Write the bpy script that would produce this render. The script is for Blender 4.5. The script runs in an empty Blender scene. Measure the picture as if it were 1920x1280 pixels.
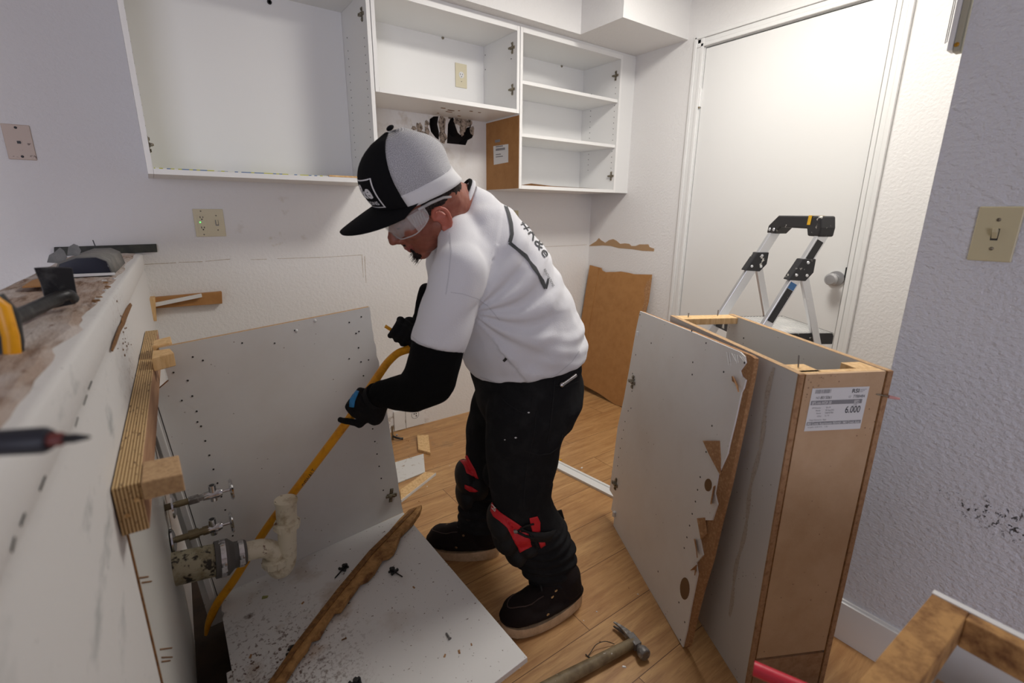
import bpy, bmesh, math, random
from mathutils import Vector, Matrix, noise
from mathutils.bvhtree import BVHTree
random.seed(7)
S = bpy.context.scene
COL = S.collection
V = Vector
# ------------------------------------------------------------------ camera, light, exposure
FPX, YAW, PITCH, ROLL, H = 901.24, 0.629066, 0.263063, -0.008206, 1.235
def _cam():
    cy, sy, cp, sp = math.cos(YAW), math.sin(YAW), math.cos(PITCH), math.sin(PITCH)
    f = V((sy*cp, cy*cp, -sp)); r = V((cy, -sy, 0)); d = f.cross(r)
    cr, sr = math.cos(ROLL), math.sin(ROLL)
    return cr*r+sr*d, -sr*r+cr*d, f
CR, CD, CF = _cam()
CAMP = V((0, 0, H))
def ray(x, y): return (CR*((x-960)/FPX)+CD*((y-640)/FPX)+CF)
def P(x, y, ax, val):
    "point of the place seen at photo pixel x,y that lies on the plane axis=val"
    d = ray(x, y); return CAMP+d*((val-CAMP[ax])/d[ax])
def PL(x, y, p, n):
    d = ray(x, y); n = V(n); return CAMP+d*((V(p)-CAMP).dot(n)/d.dot(n))
cam = bpy.data.cameras.new('camera'); camo = bpy.data.objects.new('camera', cam); COL.objects.link(camo)
camo.matrix_world = Matrix(((CR.x, -CD.x, -CF.x, 0), (CR.y, -CD.y, -CF.y, 0), (CR.z, -CD.z, -CF.z, H), (0, 0, 0, 1)))
cam.sensor_width = 36; cam.lens = FPX/1920*36; cam.clip_start = .02
cam.dof.use_dof = True; cam.dof.focus_distance = 1.75; cam.dof.aperture_fstop = 3.2
S.camera = camo
S.view_settings.view_transform = 'Standard'; S.view_settings.look = 'None'
S.view_settings.exposure = 0.12; S.view_settings.gamma = 1; S.view_settings.use_curve_mapping = False
W = bpy.data.worlds.new('world'); S.world = W; W.use_nodes = True
W.node_tree.nodes['Background'].inputs[0].default_value = (.62, .76, 1, 1)
W.node_tree.nodes['Background'].inputs[1].default_value = 1.0
def area(name, loc, target, sx, sy, power, col, spread=180):
    l = bpy.data.lights.new(name, 'AREA'); l.shape = 'RECTANGLE'; l.size = sx; l.size_y = sy; l.energy = power; l.color = col
    l.spread = math.radians(spread)
    o = bpy.data.objects.new(name, l); COL.objects.link(o); o.location = loc
    o.rotation_euler = (V(target)-V(loc)).to_track_quat('-Z', 'Y').to_euler(); return o
area('ceiling_lamp_light', (1.62, 1.04, 2.385), (1.62, 1.04, 0), .42, .42, 19, (1, .96, .90))
area('daylight_window_light', (-1.7, -2.95, 1.10), (-.5, 1.0, .95), 1.9, 1.7, 33, (.86, .85, 1), 150)

# ------------------------------------------------------------------ materials
def nd(nt, t, **k):
    n = nt.nodes.new(t)
    for a, b in k.items():
        if a.startswith('i_'):
            key = a[2:]; key = int(key) if key.isdigit() else key.replace('_', ' ')
            n.inputs[key].default_value = b
        else: setattr(n, a, b)
    return n
def c4(c): return (c[0], c[1], c[2], 1)
def s2l(r, g, b):
    f = lambda u: ((u/255+.055)/1.055)**2.4 if u > 10 else u/255/12.92
    return (f(r), f(g), f(b))
def mixc(nt, fac, a, b, mode='MIX'):
    n = nt.nodes.new('ShaderNodeMix'); n.data_type = 'RGBA'; n.blend_type = mode; n.clamp_factor = True
    for s, v in ((0, fac), (6, a), (7, b)):
        if isinstance(v, bpy.types.NodeSocket): nt.links.new(v, n.inputs[s])
        elif s == 0: n.inputs[0].default_value = v
        else: n.inputs[s].default_value = c4(v)
    return n.outputs[2]
def mth(nt, op, a, b=0., clamp=False):
    n = nt.nodes.new('ShaderNodeMath'); n.operation = op; n.use_clamp = clamp
    for i, v in enumerate((a, b)):
        if isinstance(v, bpy.types.NodeSocket): nt.links.new(v, n.inputs[i])
        else: n.inputs[i].default_value = v
    return n.outputs[0]
def ramp(nt, fac, lo, hi):
    n = nt.nodes.new('ShaderNodeMapRange'); n.clamp = True
    nt.links.new(fac, n.inputs[0]); n.inputs[1].default_value = lo; n.inputs[2].default_value = hi; return n.outputs[0]
def coords(nt, scale=(1, 1, 1), rot=(0, 0, 0), world=False):
    if world: src = nt.nodes.new('ShaderNodeNewGeometry').outputs['Position']
    else: src = nt.nodes.new('ShaderNodeTexCoord').outputs['Object']
    m = nt.nodes.new('ShaderNodeMapping'); nt.links.new(src, m.inputs[0]); m.inputs['Scale'].default_value = scale
    m.inputs['Rotation'].default_value = rot
    return m.outputs[0]
def tex_noise(nt, vec, sc, det=3, rough=.6, dist=0):
    n = nd(nt, 'ShaderNodeTexNoise'); nt.links.new(vec, n.inputs['Vector']); n.inputs['Scale'].default_value = sc
    n.inputs['Detail'].default_value = det; n.inputs['Roughness'].default_value = rough; n.inputs['Distortion'].default_value = dist
    return n.outputs[0]
def tex_vor(nt, vec, sc):
    n = nd(nt, 'ShaderNodeTexVoronoi'); nt.links.new(vec, n.inputs['Vector']); n.inputs['Scale'].default_value = sc
    return n.outputs['Distance']
def near(nt, c, r0, r1):
    "1 within r0 of world point c, fading to 0 at r1"
    p = nt.nodes.new('ShaderNodeNewGeometry').outputs['Position']
    n = nt.nodes.new('ShaderNodeVectorMath'); n.operation = 'DISTANCE'; nt.links.new(p, n.inputs[0]); n.inputs[1].default_value = c
    m = nt.nodes.new('ShaderNodeMapRange'); nt.links.new(n.outputs['Value'], m.inputs[0])
    m.inputs[1].default_value = r0; m.inputs[2].default_value = r1; m.inputs[3].default_value = 1; m.inputs[4].default_value = 0; m.clamp = True
    return m.outputs[0]
def M(name, col, rough=.5, metal=0, var=None, bump=None, spots=(), trans=0, spec=.5, alpha=1, custom=None, emit=0, coat=0):
    """var: (scale, colour2, lo, hi, stretch)  bump: (scale, strength, detail, stretch)
    spots: (kind, scale, lo, hi, colour, stretch, region)"""
    m = bpy.data.materials.new(name); m.use_nodes = True; nt = m.node_tree; b = nt.nodes['Principled BSDF']
    b.inputs['Roughness'].default_value = rough; b.inputs['Metallic'].default_value = metal
    b.inputs['Transmission Weight'].default_value = trans; b.inputs['Specular IOR Level'].default_value = spec
    b.inputs['Alpha'].default_value = alpha; b.inputs['Coat Weight'].default_value = coat
    b.inputs['Base Color'].default_value = c4(col); out = None
    if emit: b.inputs['Emission Color'].default_value = c4(col); b.inputs['Emission Strength'].default_value = emit
    if var:
        sc, c2, lo, hi = var[:4]; st = var[4] if len(var) > 4 else (1, 1, 1)
        f = ramp(nt, tex_noise(nt, coords(nt, st), sc, 5, .65), lo, hi); out = mixc(nt, f, col, c2)
    for sp in spots:
        kind, sc, lo, hi, c2 = sp[:5]; st = sp[5] if len(sp) > 5 and sp[5] else (1, 1, 1); reg = sp[6] if len(sp) > 6 else None
        v = coords(nt, st, world=True)
        if kind == 'n': f = ramp(nt, tex_noise(nt, v, sc, 4, .6), lo, hi)
        else:
            w = nd(nt, 'ShaderNodeTexVoronoi'); nt.links.new(v, w.inputs['Vector']); w.inputs['Scale'].default_value = sc
            f1 = ramp(nt, w.outputs['Distance'], hi, lo)
            f2 = ramp(nt, tex_noise(nt, v, sc*.2, 2), .50, .56); f = mth(nt, 'MULTIPLY', f1, f2)
        if reg: f = mth(nt, 'MULTIPLY', f, near(nt, *reg))
        out = mixc(nt, f, out if out else col, c2)
    if out: nt.links.new(out, b.inputs['Base Color'])
    if bump:
        sc, strg, det = bump[:3]; st = bump[3] if len(bump) > 3 else (1, 1, 1)
        bn = nt.nodes.new('ShaderNodeBump'); bn.inputs['Strength'].default_value = strg; bn.inputs['Distance'].default_value = bump[4] if len(bump) > 4 else .002
        nt.links.new(tex_noise(nt, coords(nt, st), sc, det, .55), bn.inputs['Height']); nt.links.new(bn.outputs[0], b.inputs['Normal'])
    if custom: custom(nt, b)
    return m
WALLC = (.77, .76, .75)
m_wall = M('wall_paint', WALLC, .55, bump=(85, .6, 2, (1, 1, 1), .0035),
           spots=[('n', 60, .60, .66, s2l(150, 125, 95), (1, 1, .3), ((.9, 2.465, 1.0), .02, .05)),
                  ('n', 12, .6, .75, s2l(190, 180, 160), None, ((.45, 2.465, 1.15), .05, .22)),
                  ('n', 9, .50, .7, s2l(175, 160, 140), None, ((1.2, 2.465, 1.72), .05, .4)),
                  ('n', 30, .5, .6, s2l(150, 135, 115), None, ((1.0, 2.465, .0), .05, .2))])
m_wall_shade = M('shaded_wall_paint', (.66, .665, .70), .42, bump=(74, 1, 2, (1, 1, 1.35), .0065),  # white wall out of the lamp's reach, its shade put into the colour
           spots=[('n', 150, .57, .60, (.04, .04, .045), (1, 1, .8), ((1.503, .12, .553), .02, .06)), ('n', 150, .60, .63, (.05, .05, .05), (1, 1, .8), ((1.503, .17, .560), .02, .05)), ('n', 150, .58, .61, (.05, .05, .05), (1, 1, .8), ((1.503, .06, .545), .03, .06)),
                  ('n', 150, .60, .63, (.05, .05, .05), None, ((1.503, .235, .572), .005, .03))])
m_pony = M('half_wall_paint', (.70, .69, .68), .6, bump=(60, .45, 4),
           spots=[('n', 110, .60, .66, s2l(120, 80, 52), (1, 1, .6), ((-.09, 1.30, .93), .03, .22)),
                  ('n', 70, .70, .74, s2l(90, 88, 88), None, ((-.1, .9, .97), .1, .6)), ('n', 7, .56, .72, s2l(158, 162, 162), (1, 1, 2), ((-.1, .7, 1.0), .1, .6))])
m_ceil = M('ceiling_paint', (.72, .71, .69), .7, bump=(90, .3, 2))
m_white = M('white_semi_gloss', (.76, .76, .75), .35, bump=(40, .05, 2))
m_mela = M('white_melamine', (.77, .765, .75), .38, var=(3, (.70, .675, .64), .45, .8), spots=[('v', 40, .03, .09, s2l(110, 90, 70))])
m_melaw = M('white_cabinet_melamine', (.82, .815, .80), .4)
m_floorpanel = M('dirty_cabinet_floor', (.74, .73, .72), .4, spots=[
    ('n', 6, .55, .75, s2l(150, 120, 80), None, ((.08, 1.2, .14), .1, .45)),
    ('n', 95, .665, .70, s2l(95, 72, 55)), ('v', 70, .05, .10, s2l(80, 60, 45)),
    ('n', 85, .555, .62, s2l(85, 52, 34), None, ((.06, 1.10, .14), .05, .28)),
    ('n', 130, .52, .60, s2l(92, 56, 36), None, ((.03, .93, .14), .06, .26)),
    ('n', 14, .6, .7, s2l(90, 70, 60), None, ((.07, 1.36, .13), .03, .12)),
    ('n', 10, .52, .68, s2l(165, 125, 75), None, ((.17, 1.15, .14), .03, .09))])
m_pb = M('particle_board', s2l(192, 158, 118), .75, var=(160, s2l(150, 116, 80), .42, .8), bump=(120, .4, 3), spots=[('v', 70, .06, .14, s2l(90, 60, 40))])
m_pbtorn = M('torn_particle_board', s2l(158, 116, 78), .9, var=(120, s2l(196, 156, 112), .48, .75), bump=(160, 1, 4))
m_pbdark = M('moulded_particle_edge', s2l(185, 140, 85), .8, var=(28, s2l(110, 70, 35), .4, .68), bump=(80, .8, 4))
m_hard = M('brown_hardboard', s2l(172, 124, 72), .75, var=(18, s2l(160, 112, 62), .4, .7), bump=(300, .15, 2))
m_pine = M('pale_raw_wood', s2l(226, 190, 138), .65, var=(14, s2l(196, 152, 98), .4, .7, (6, 6, .8)))
m_stick = M('dark_stained_wood', s2l(150, 105, 55), .7, var=(10, s2l(92, 60, 28), .35, .7, (8, 8, 8)), bump=(60, .8, 4))
def ply_custom(nt, b):
    co = coords(nt, (1, 1, 1), world=True); sx = nt.nodes.new('ShaderNodeSeparateXYZ'); nt.links.new(co, sx.inputs[0])
    x = mth(nt, 'SUBTRACT', sx.outputs[0], mth(nt, 'MULTIPLY', sx.outputs[1], .028))
    w = mth(nt, 'SINE', mth(nt, 'MULTIPLY', x, 1500)); f = ramp(nt, w, -.3, .5)
    c = mixc(nt, f, s2l(140, 105, 62), s2l(218, 188, 138))
    v = tex_noise(nt, coords(nt, (5, 1, 5)), 60, 3); c = mixc(nt, ramp(nt, v, .6, .68), c, s2l(80, 52, 30))
    nt.links.new(c, b.inputs['Base Color'])
m_ply = M('plywood_edge', (.5, .4, .2), .7, custom=ply_custom)
m_plyface = M('plywood_face', s2l(182, 142, 108), .7, var=(6, s2l(165, 122, 90), .4, .6, (8, 1, 8)))
m_capwood = M('rough_splintered_top', s2l(172, 152, 138), .85, var=(9, s2l(112, 84, 62), .48, .68, (9, 1, 3)), bump=(70, 1, 5, (3, 1, 1)),
    spots=[('n', 5, .46, .6, s2l(196, 186, 180), (3, 1, 1)), ('n', 14, .62, .7, s2l(110, 75, 50), (3, 1, 1))])
def floor_custom(nt, b):
    p = coords(nt, (1, 1, 1), world=True)
    mp = nt.nodes.new('ShaderNodeMapping'); nt.links.new(p, mp.inputs[0]); mp.inputs['Location'].default_value = (.35, -.63+.19*4, 0)
    br = nd(nt, 'ShaderNodeTexBrick'); nt.links.new(mp.outputs[0], br.inputs['Vector']); br.offset = .37; br.squash = 1
    br.inputs['Scale'].default_value = 1; br.inputs['Brick Width'].default_value = 1.25; br.inputs['Row Height'].default_value = .19
    br.inputs['Mortar Size'].default_value = .0011; br.inputs['Mortar Smooth'].default_value = 0
    br.inputs['Color1'].default_value = (0, 0, 0, 1); br.inputs['Color2'].default_value = (1, 1, 1, 1); br.inputs['Mortar'].default_value = (.5, .5, .5, 1)
    # shift the grain from board to board
    add = nt.nodes.new('ShaderNodeVectorMath'); add.operation = 'MULTIPLY_ADD'; nt.links.new(br.outputs['Color'], add.inputs[0])
    add.inputs[1].default_value = (3.1, 1.7, 0); nt.links.new(p, add.inputs[2])
    mp2 = nt.nodes.new('ShaderNodeMapping'); nt.links.new(add.outputs[0], mp2.inputs[0]); mp2.inputs['Scale'].default_value = (1.6, 15, 1)
    g = tex_noise(nt, mp2.outputs[0], 2.2, 6, .62, .8); g2 = tex_noise(nt, mp2.outputs[0], 9, 4, .6, .3)
    c = mixc(nt, ramp(nt, g, .34, .66), s2l(198, 156, 104), s2l(160, 116, 72))
    c = mixc(nt, mth(nt, 'MULTIPLY', ramp(nt, g2, .5, .75), .55), c, s2l(130, 90, 54))
    c = mixc(nt, mth(nt, 'MULTIPLY', br.outputs['Color'], .30), c, s2l(165, 112, 62))
    c = mixc(nt, br.outputs['Fac'], c, s2l(90, 55, 28))
    # dust and smudges where the cabinets stood
    dn = ramp(nt, tex_noise(nt, p, 9, 5, .7), .52, .72)
    c = mixc(nt, mth(nt, 'MULTIPLY', mth(nt, 'MULTIPLY', dn, near(nt, (1.0, 2.3, 0), .1, .7)), .6), c, s2l(120, 95, 70))
    sp = ramp(nt, tex_vor(nt, p, 26), .05, .03); c = mixc(nt, mth(nt, 'MULTIPLY', sp, ramp(nt, tex_noise(nt, p, 6), .5, .6)), c, s2l(95, 65, 40))
    nt.links.new(c, b.inputs['Base Color'])
    bn = nt.nodes.new('ShaderNodeBump'); bn.inputs['Strength'].default_value = .15; bn.inputs['Distance'].default_value = .001
    nt.links.new(g2, bn.inputs['Height']); nt.links.new(bn.outputs[0], b.inputs['Normal'])
m_floor = M('oak_vinyl_plank', (.5, .3, .15), .42, custom=floor_custom)
m_dark = M('painted_gap_shade', (.012, .010, .008), .9)
m_hole = M('painted_hole_shade', (.02, .014, .011), .95)  # near-black colour adds to the shade inside the wall holes
m_plaster = M('torn_plaster_paper', s2l(175, 160, 145), .9, var=(50, s2l(70, 60, 52), .45, .62), bump=(60, 1, 4))
m_tan = M('bare_drywall_paper', s2l(172, 140, 104), .85, bump=(80, .4, 3))
m_ivory = M('ivory_plastic', s2l(214, 205, 176), .4)
m_beige = M('grimy_beige_plastic', s2l(200, 182, 168), .45, spots=[('n', 50, .62, .68, s2l(110, 90, 80))])
m_almond = M('almond_plastic', s2l(200, 190, 155), .35)
m_slot = M('slot_black', (.02, .02, .02), .5)
m_green = M('green_led', (.1, .9, .15), .4, emit=2.5)
m_nickel = M('worn_nickel', s2l(150, 142, 125), .35, .9, var=(150, s2l(70, 60, 50), .45, .7))
m_chrome = M('chrome', (.62, .62, .64), .12, 1, var=(90, (.35, .35, .36), .5, .75))
m_alu = M('aluminium', (.72, .73, .75), .35, .85, bump=(30, .1, 2, (1, 1, 12)), spots=[('n', 35, .66, .7, (.8, .8, .8))])
m_blkpl = M('black_plastic', (.018, .018, .02), .4, spots=[('n', 30, .62, .67, (.62, .60, .55))])
m_blkcl = M('black_clip_plastic', (.012, .014, .014), .45)
m_yellow = M('yellow_enamel', s2l(236, 164, 12), .4, var=(25, s2l(196, 126, 8), .5, .72))
m_yellow2 = M('yellow_tape', s2l(226, 176, 30), .5)
m_iron = M('dark_forged_steel', (.03, .03, .032), .42, .7, var=(30, (.10, .10, .10), .5, .7), bump=(50, .4, 3))
m_hsteel = M('dusty_hammer_steel', (.17, .16, .155), .5, .6, var=(45, (.42, .41, .40), .5, .68), bump=(60, .7, 3))
m_hgrip = M('worn_hammer_handle', s2l(128, 112, 84), .6, var=(22, s2l(92, 76, 54), .4, .7), bump=(60, .5, 3), spots=[('n', 40, .66, .7, s2l(200, 195, 185))])
m_pvc = M('grimy_white_pvc', s2l(230, 222, 200), .35, var=(22, s2l(166, 146, 108), .5, .72), spots=[('n', 40, .64, .7, s2l(120, 85, 55))])
m_abs = M('stained_grey_pipe', s2l(172, 164, 138), .5, var=(30, s2l(120, 108, 78), .45, .7), spots=[('n', 55, .54, .62, s2l(40, 34, 24))])
m_rubber = M('grey_rubber_coupling', s2l(92, 90, 88), .6)
m_brass = M('dull_brass', s2l(130, 118, 92), .5, .6)
m_red = M('red_fabric', (.62, .012, .022), .55, bump=(300, .3, 2))
m_redpl = M('red_plastic', (.65, .03, .06), .35)
m_navy = M('dark_blue_gloss', s2l(30, 36, 52), .15, spots=[('n', 40, .66, .69, (.7, .7, .7))])
m_greypl = M('grey_broken_plastic', s2l(105, 105, 103), .6, var=(16, s2l(135, 132, 128), .45, .7))
m_label = M('white_paper_label', (.75, .75, .74), .6)
m_ink = M('black_ink', (.05, .05, .055), .6)
m_inkg = M('grey_ink', (.25, .25, .26), .6)
m_green_d = M('black_green_strip', s2l(42, 44, 40), .6, var=(30, s2l(62, 64, 55), .45, .7))
def fab(nt, b): b.inputs['Sheen Weight'].default_value = .15
m_shirt = M('white_cotton', (.74, .74, .77), .85, bump=(420, .25, 2), custom=fab)
m_print = M('dark_grey_shirt_print', (.055, .058, .062), .8)
m_pants = M('black_washed_canvas', (.013, .013, .014), .9, var=(14, (.024, .024, .025), .45, .75), bump=(420, .4, 2), spec=.12)
m_seam = M('pants_seam_thread', (.022, .022, .023), .9, spec=.1)
m_sleeve = M('black_sleeve_cloth', (.0045, .0045, .005), .9, bump=(300, .3, 2), spec=.12)
m_glove = M('black_knit_glove', (.008, .008, .009), .85, bump=(500, .5, 2), spec=.2)
m_blue = M('blue_glove_rib', (.02, .22, .52), .6, bump=(400, .6, 2))
m_pad = M('black_knee_pad_shell', (.013, .013, .014), .65, bump=(200, .3, 2), spec=.25)
m_boot = M('dark_brown_suede', s2l(30, 23, 22), .85, bump=(200, .4, 3), spec=.2)
m_sole = M('crepe_sole', s2l(216, 190, 156), .7, var=(25, s2l(184, 156, 122), .4, .7), bump=(80, .6, 3))
m_skin = M('skin', s2l(150, 90, 70), .5, var=(30, s2l(132, 72, 56), .4, .7), bump=(160, .2, 3), spots=[('v', 500, .1, .25, s2l(70, 45, 38))])
m_skin.node_tree.nodes['Principled BSDF'].inputs['Subsurface Weight'].default_value = .08
m_skin.node_tree.nodes['Principled BSDF'].inputs['Subsurface Radius'].default_value = (.01, .004, .002)
m_skinred = M('reddish_ear_skin', s2l(178, 98, 80), .5)
m_lip = M('lip_skin', s2l(140, 72, 62), .5)
m_hair = M('dark_hair', s2l(30, 25, 24), .85, var=(300, s2l(84, 66, 58), .48, .7), bump=(500, 1, 2), spec=.2)
m_eye = M('eye_dark', (.02, .015, .012), .2)
m_capblk = M('black_cap_twill', (.006, .006, .007), .9, spec=.15, bump=(500, .3, 2), spots=[('n', 40, .68, .72, (.07, .065, .06))])
m_capwht = M('white_cap_cloth', (.72, .72, .73), .85, bump=(500, .3, 2))
def mesh_custom(nt, b):
    v = nt.nodes.new('ShaderNodeTexCoord').outputs['UV']; w = nd(nt, 'ShaderNodeTexVoronoi'); w.voronoi_dimensions = '2D'; nt.links.new(v, w.inputs['Vector'])
    w.inputs['Scale'].default_value = 1; w.inputs['Randomness'].default_value = .25
    c = mixc(nt, ramp(nt, w.outputs['Distance'], .25, .55), (.16, .16, .18), (.66, .66, .68)); nt.links.new(c, b.inputs['Base Color'])
m_capmesh = M('white_cap_mesh', (.6, .6, .6), .8, custom=mesh_custom)
m_lens = M('painted_haze_lens', (.80, .77, .76), .08, alpha=.26, coat=.6)  # pale see-through colour paints a whitish haze over the lenses
m_clearrib = M('clear_plastic_ribs', (.75, .72, .70), .15, alpha=.45)
m_liner = M('shelf_liner_pattern', (.5, .5, .3), .6)
def liner(nt, b):
    v = coords(nt, (1, 0, 0), world=True); w = nd(nt, 'ShaderNodeTexWhiteNoise')
    s = nt.nodes.new('ShaderNodeVectorMath'); s.operation = 'SNAP'; nt.links.new(v, s.inputs[0]); s.inputs[1].default_value = (.011, 1, 1)
    nt.links.new(s.outputs[0], w.inputs['Vector']); c = mixc(nt, ramp(nt, w.outputs['Value'], .3, .32), s2l(190, 190, 70), s2l(90, 120, 160))
    c = mixc(nt, ramp(nt, w.outputs['Value'], .7, .72), c, s2l(225, 225, 215)); nt.links.new(c, b.inputs['Base Color'])
liner(m_liner.node_tree, m_liner.node_tree.nodes['Principled BSDF'])
m_lamp = M('lamp_diffuser', (1, .95, .85), .5, emit=6)
m_diff = M('scraped_white_scrap', (.66, .65, .63), .6, var=(40, s2l(150, 125, 95), .6, .72))

# ------------------------------------------------------------------ mesh helpers
class G:
    def __init__(s, mt=None): s.v = []; s.f = []; s.m = []; s.mt = mt
    def add(s, vs, fs, mi=0):
        o = len(s.v); s.v += [V(v) if s.mt is None else s.mt @ V(v) for v in vs]
        s.f += [tuple(i+o for i in f) for f in fs]; s.m += [mi]*len(fs); return s
    def box(s, a, b, mi=0):
        x0, x1 = sorted((a[0], b[0])); y0, y1 = sorted((a[1], b[1])); z0, z1 = sorted((a[2], b[2]))
        vs = [(x, y, z) for x in (x0, x1) for y in (y0, y1) for z in (z0, z1)]
        return s.add(vs, [(0, 1, 3, 2), (4, 6, 7, 5), (0, 4, 5, 1), (2, 3, 7, 6), (0, 2, 6, 4), (1, 5, 7, 3)], mi)
    def hexa(s, b4, t4, mi=0):
        return s.add(list(b4)+list(t4), [(3, 2, 1, 0), (4, 5, 6, 7), (0, 1, 5, 4), (1, 2, 6, 5), (2, 3, 7, 6), (3, 0, 4, 7)], mi)
    def prism(s, pts, d, mi=0, side=None):
        d = V(d); n = len(pts); vs = [V(p) for p in pts]+[V(p)+d for p in pts]
        s.add(vs, [tuple(range(n))[::-1], tuple(range(n, 2*n))], mi)
        o = len(s.v)-2*n; fs = [(o+i, o+(i+1) % n, o+n+(i+1) % n, o+n+i) for i in range(n)]
        s.f += fs; s.m += [mi if side is None else side]*n; return s
    def rings(s, rs, mi=0, caps=True, closed=False):
        n = len(rs[0]); vs = [p for r in rs for p in r]; fs = []
        k = len(rs); rng = range(k if closed else k-1)
        for i in rng:
            a = i*n; b = ((i+1) % k)*n
            for j in range(n): fs.append((a+j, a+(j+1) % n, b+(j+1) % n, b+j))
        if caps and not closed: fs += [tuple(range(n))[::-1], tuple(range((k-1)*n, k*n))]
        return s.add(vs, fs, mi)
    def tube(s, pts, r, n=12, mi=0, caps=True, flat=1, up=None):
        pts = [V(p) for p in pts]; rr = r if isinstance(r, (list, tuple)) else [r]*len(pts); rs = []; ref = V(up) if up else None
        for i, p in enumerate(pts):
            t = (pts[min(i+1, len(pts)-1)]-pts[max(i-1, 0)]).normalized()
            if ref is None: ref = V((0, 0, 1)) if abs(t.z) < .9 else V((1, 0, 0))
            a = (ref-t*ref.dot(t)).normalized(); b = t.cross(a); ref = a
            rs.append([p+(a*math.cos(q)+b*math.sin(q)*flat)*rr[i] for q in [2*math.pi*k/n for k in range(n)]])
        return s.rings(rs, mi, caps)
    def cyl(s, a, b, r, r2=None, n=20, mi=0): return s.tube([a, b], [r, r if r2 is None else r2], n, mi)
    def lathe(s, o, ax, prof, n=24, mi=0):
        "prof: list of (distance along axis, radius)"
        ax = V(ax).normalized(); return s.tube([V(o)+ax*d for d, r in prof], [max(r, .0003) for d, r in prof], n, mi)
    def ball(s, c, r, ax=None, n=16, m=10, mi=0):
        r = r if isinstance(r, (tuple, list)) else (r, r, r); ax = ax or (V((1, 0, 0)), V((0, 1, 0)), V((0, 0, 1))); c = V(c); rs = []
        for i in range(m+1):
            th = math.pi*(i+.02*(i == 0)-.02*(i == m))/m
            rs.append([c+ax[0]*r[0]*math.sin(th)*math.cos(q)+ax[1]*r[1]*math.sin(th)*math.sin(q)+ax[2]*r[2]*math.cos(th)
                       for q in [2*math.pi*k/n for k in range(n)]])
        return s.rings(rs, mi)
    def cap(s, a, ra, b, rb, n=14):
        s.ball(a, ra, n=n, m=8); s.ball(b, rb, n=n, m=8); s.tube([a, b], [ra, rb], n); return s
def root_loc(o):
    while o and o.parent: o = o.parent
    return V(o.location) if o else V((0, 0, 0))
def link(name, me, parent=None):
    o = bpy.data.objects.new(name, me); COL.objects.link(o)
    if parent is not None:
        L = root_loc(parent); o.parent = parent
        if L.length > 0: me.transform(Matrix.Translation(-L))
    return o
def obj(name, g, mats, parent=None, bevel=0, smooth=None, seg=2):
    me = bpy.data.meshes.new(name); me.from_pydata([tuple(v) for v in g.v], [], g.f)
    for m in (mats if isinstance(mats, (list, tuple)) else [mats]): me.materials.append(m)
    for p, i in zip(me.polygons, g.m): p.material_index = i
    bm = bmesh.new(); bm.from_mesh(me); bmesh.ops.recalc_face_normals(bm, faces=bm.faces); bm.to_mesh(me); bm.free()
    o = link(name, me, parent)
    if smooth is not None:
        for p in me.polygons: p.use_smooth = True
        me.set_sharp_from_angle(angle=math.radians(smooth))
    if bevel:
        b = o.modifiers.new('bevel', 'BEVEL'); b.width = bevel; b.segments = seg; b.limit_method = 'ANGLE'; b.angle_limit = math.radians(40)
    return o
def thing(name, label, cat, loc=(0, 0, 0), group=None):
    o = bpy.data.objects.new(name, None); COL.objects.link(o); o.location = loc; o.empty_display_size = .05
    tag(o, label, cat, group); return o
def tag(o, label, cat, group=None):
    o['label'] = label; o['category'] = cat
    if group: o['group'] = group
    return o
def struct(o): o['kind'] = 'structure'; return o
def evmesh(o):
    dg = bpy.context.evaluated_depsgraph_get(); dg.update()
    return bpy.data.meshes.new_from_object(o.evaluated_get(dg))
def blob(name, g, mats, parent, vox=.006, sm=6, fn=None, dec=0, matfn=None):
    "union the closed pieces of g into one continuous skin"
    t = obj('tmp', g, m_dark); r = t.modifiers.new('r', 'REMESH'); r.mode = 'VOXEL'; r.voxel_size = vox
    k = t.modifiers.new('s', 'SMOOTH'); k.iterations = sm; k.factor = .5
    me = evmesh(t); bpy.data.objects.remove(t); me.name = name; me.materials.clear()
    for m in (mats if isinstance(mats, (list, tuple)) else [mats]): me.materials.append(m)
    if fn:
        me.update(); ns = [v.normal.copy() for v in me.vertices]
        for v, n in zip(me.vertices, ns): v.co = v.co+n*fn(v.co, n)
    for p in me.polygons:
        p.use_smooth = True; p.material_index = matfn(p.center, p.normal) if matfn else 0
    bvh = BVHTree.FromPolygons([v.co.copy() for v in me.vertices], [tuple(p.vertices) for p in me.polygons])
    o = link(name, me, parent); o['_'] = 0; del o['_']; return o, bvh
def bvh_of(g): return BVHTree.FromPolygons([V(v) for v in g.v], g.f)
def text_mesh(txt, size=1., cond=1., bold=0.):
    cu = bpy.data.curves.new('t', 'FONT'); cu.body = txt; cu.size = size; cu.align_x = 'LEFT'; cu.resolution_u = 3; cu.offset = bold
    o = bpy.data.objects.new('t', cu); COL.objects.link(o); me = evmesh(o); bpy.data.objects.remove(o)
    vs = [(v.co.x*cond, v.co.y) for v in me.vertices]; fs = [tuple(p.vertices) for p in me.polygons]
    bpy.data.meshes.remove(me); return vs, fs
def flat_text(name, txt, org, xa, ya, size, mat, parent, cond=1., bold=0.):
    vs, fs = text_mesh(txt, size, cond, bold); g = G(); org = V(org); xa = V(xa); ya = V(ya)
    g.add([org+xa*x+ya*y for x, y in vs], fs); return obj(name, g, mat, parent)
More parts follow.
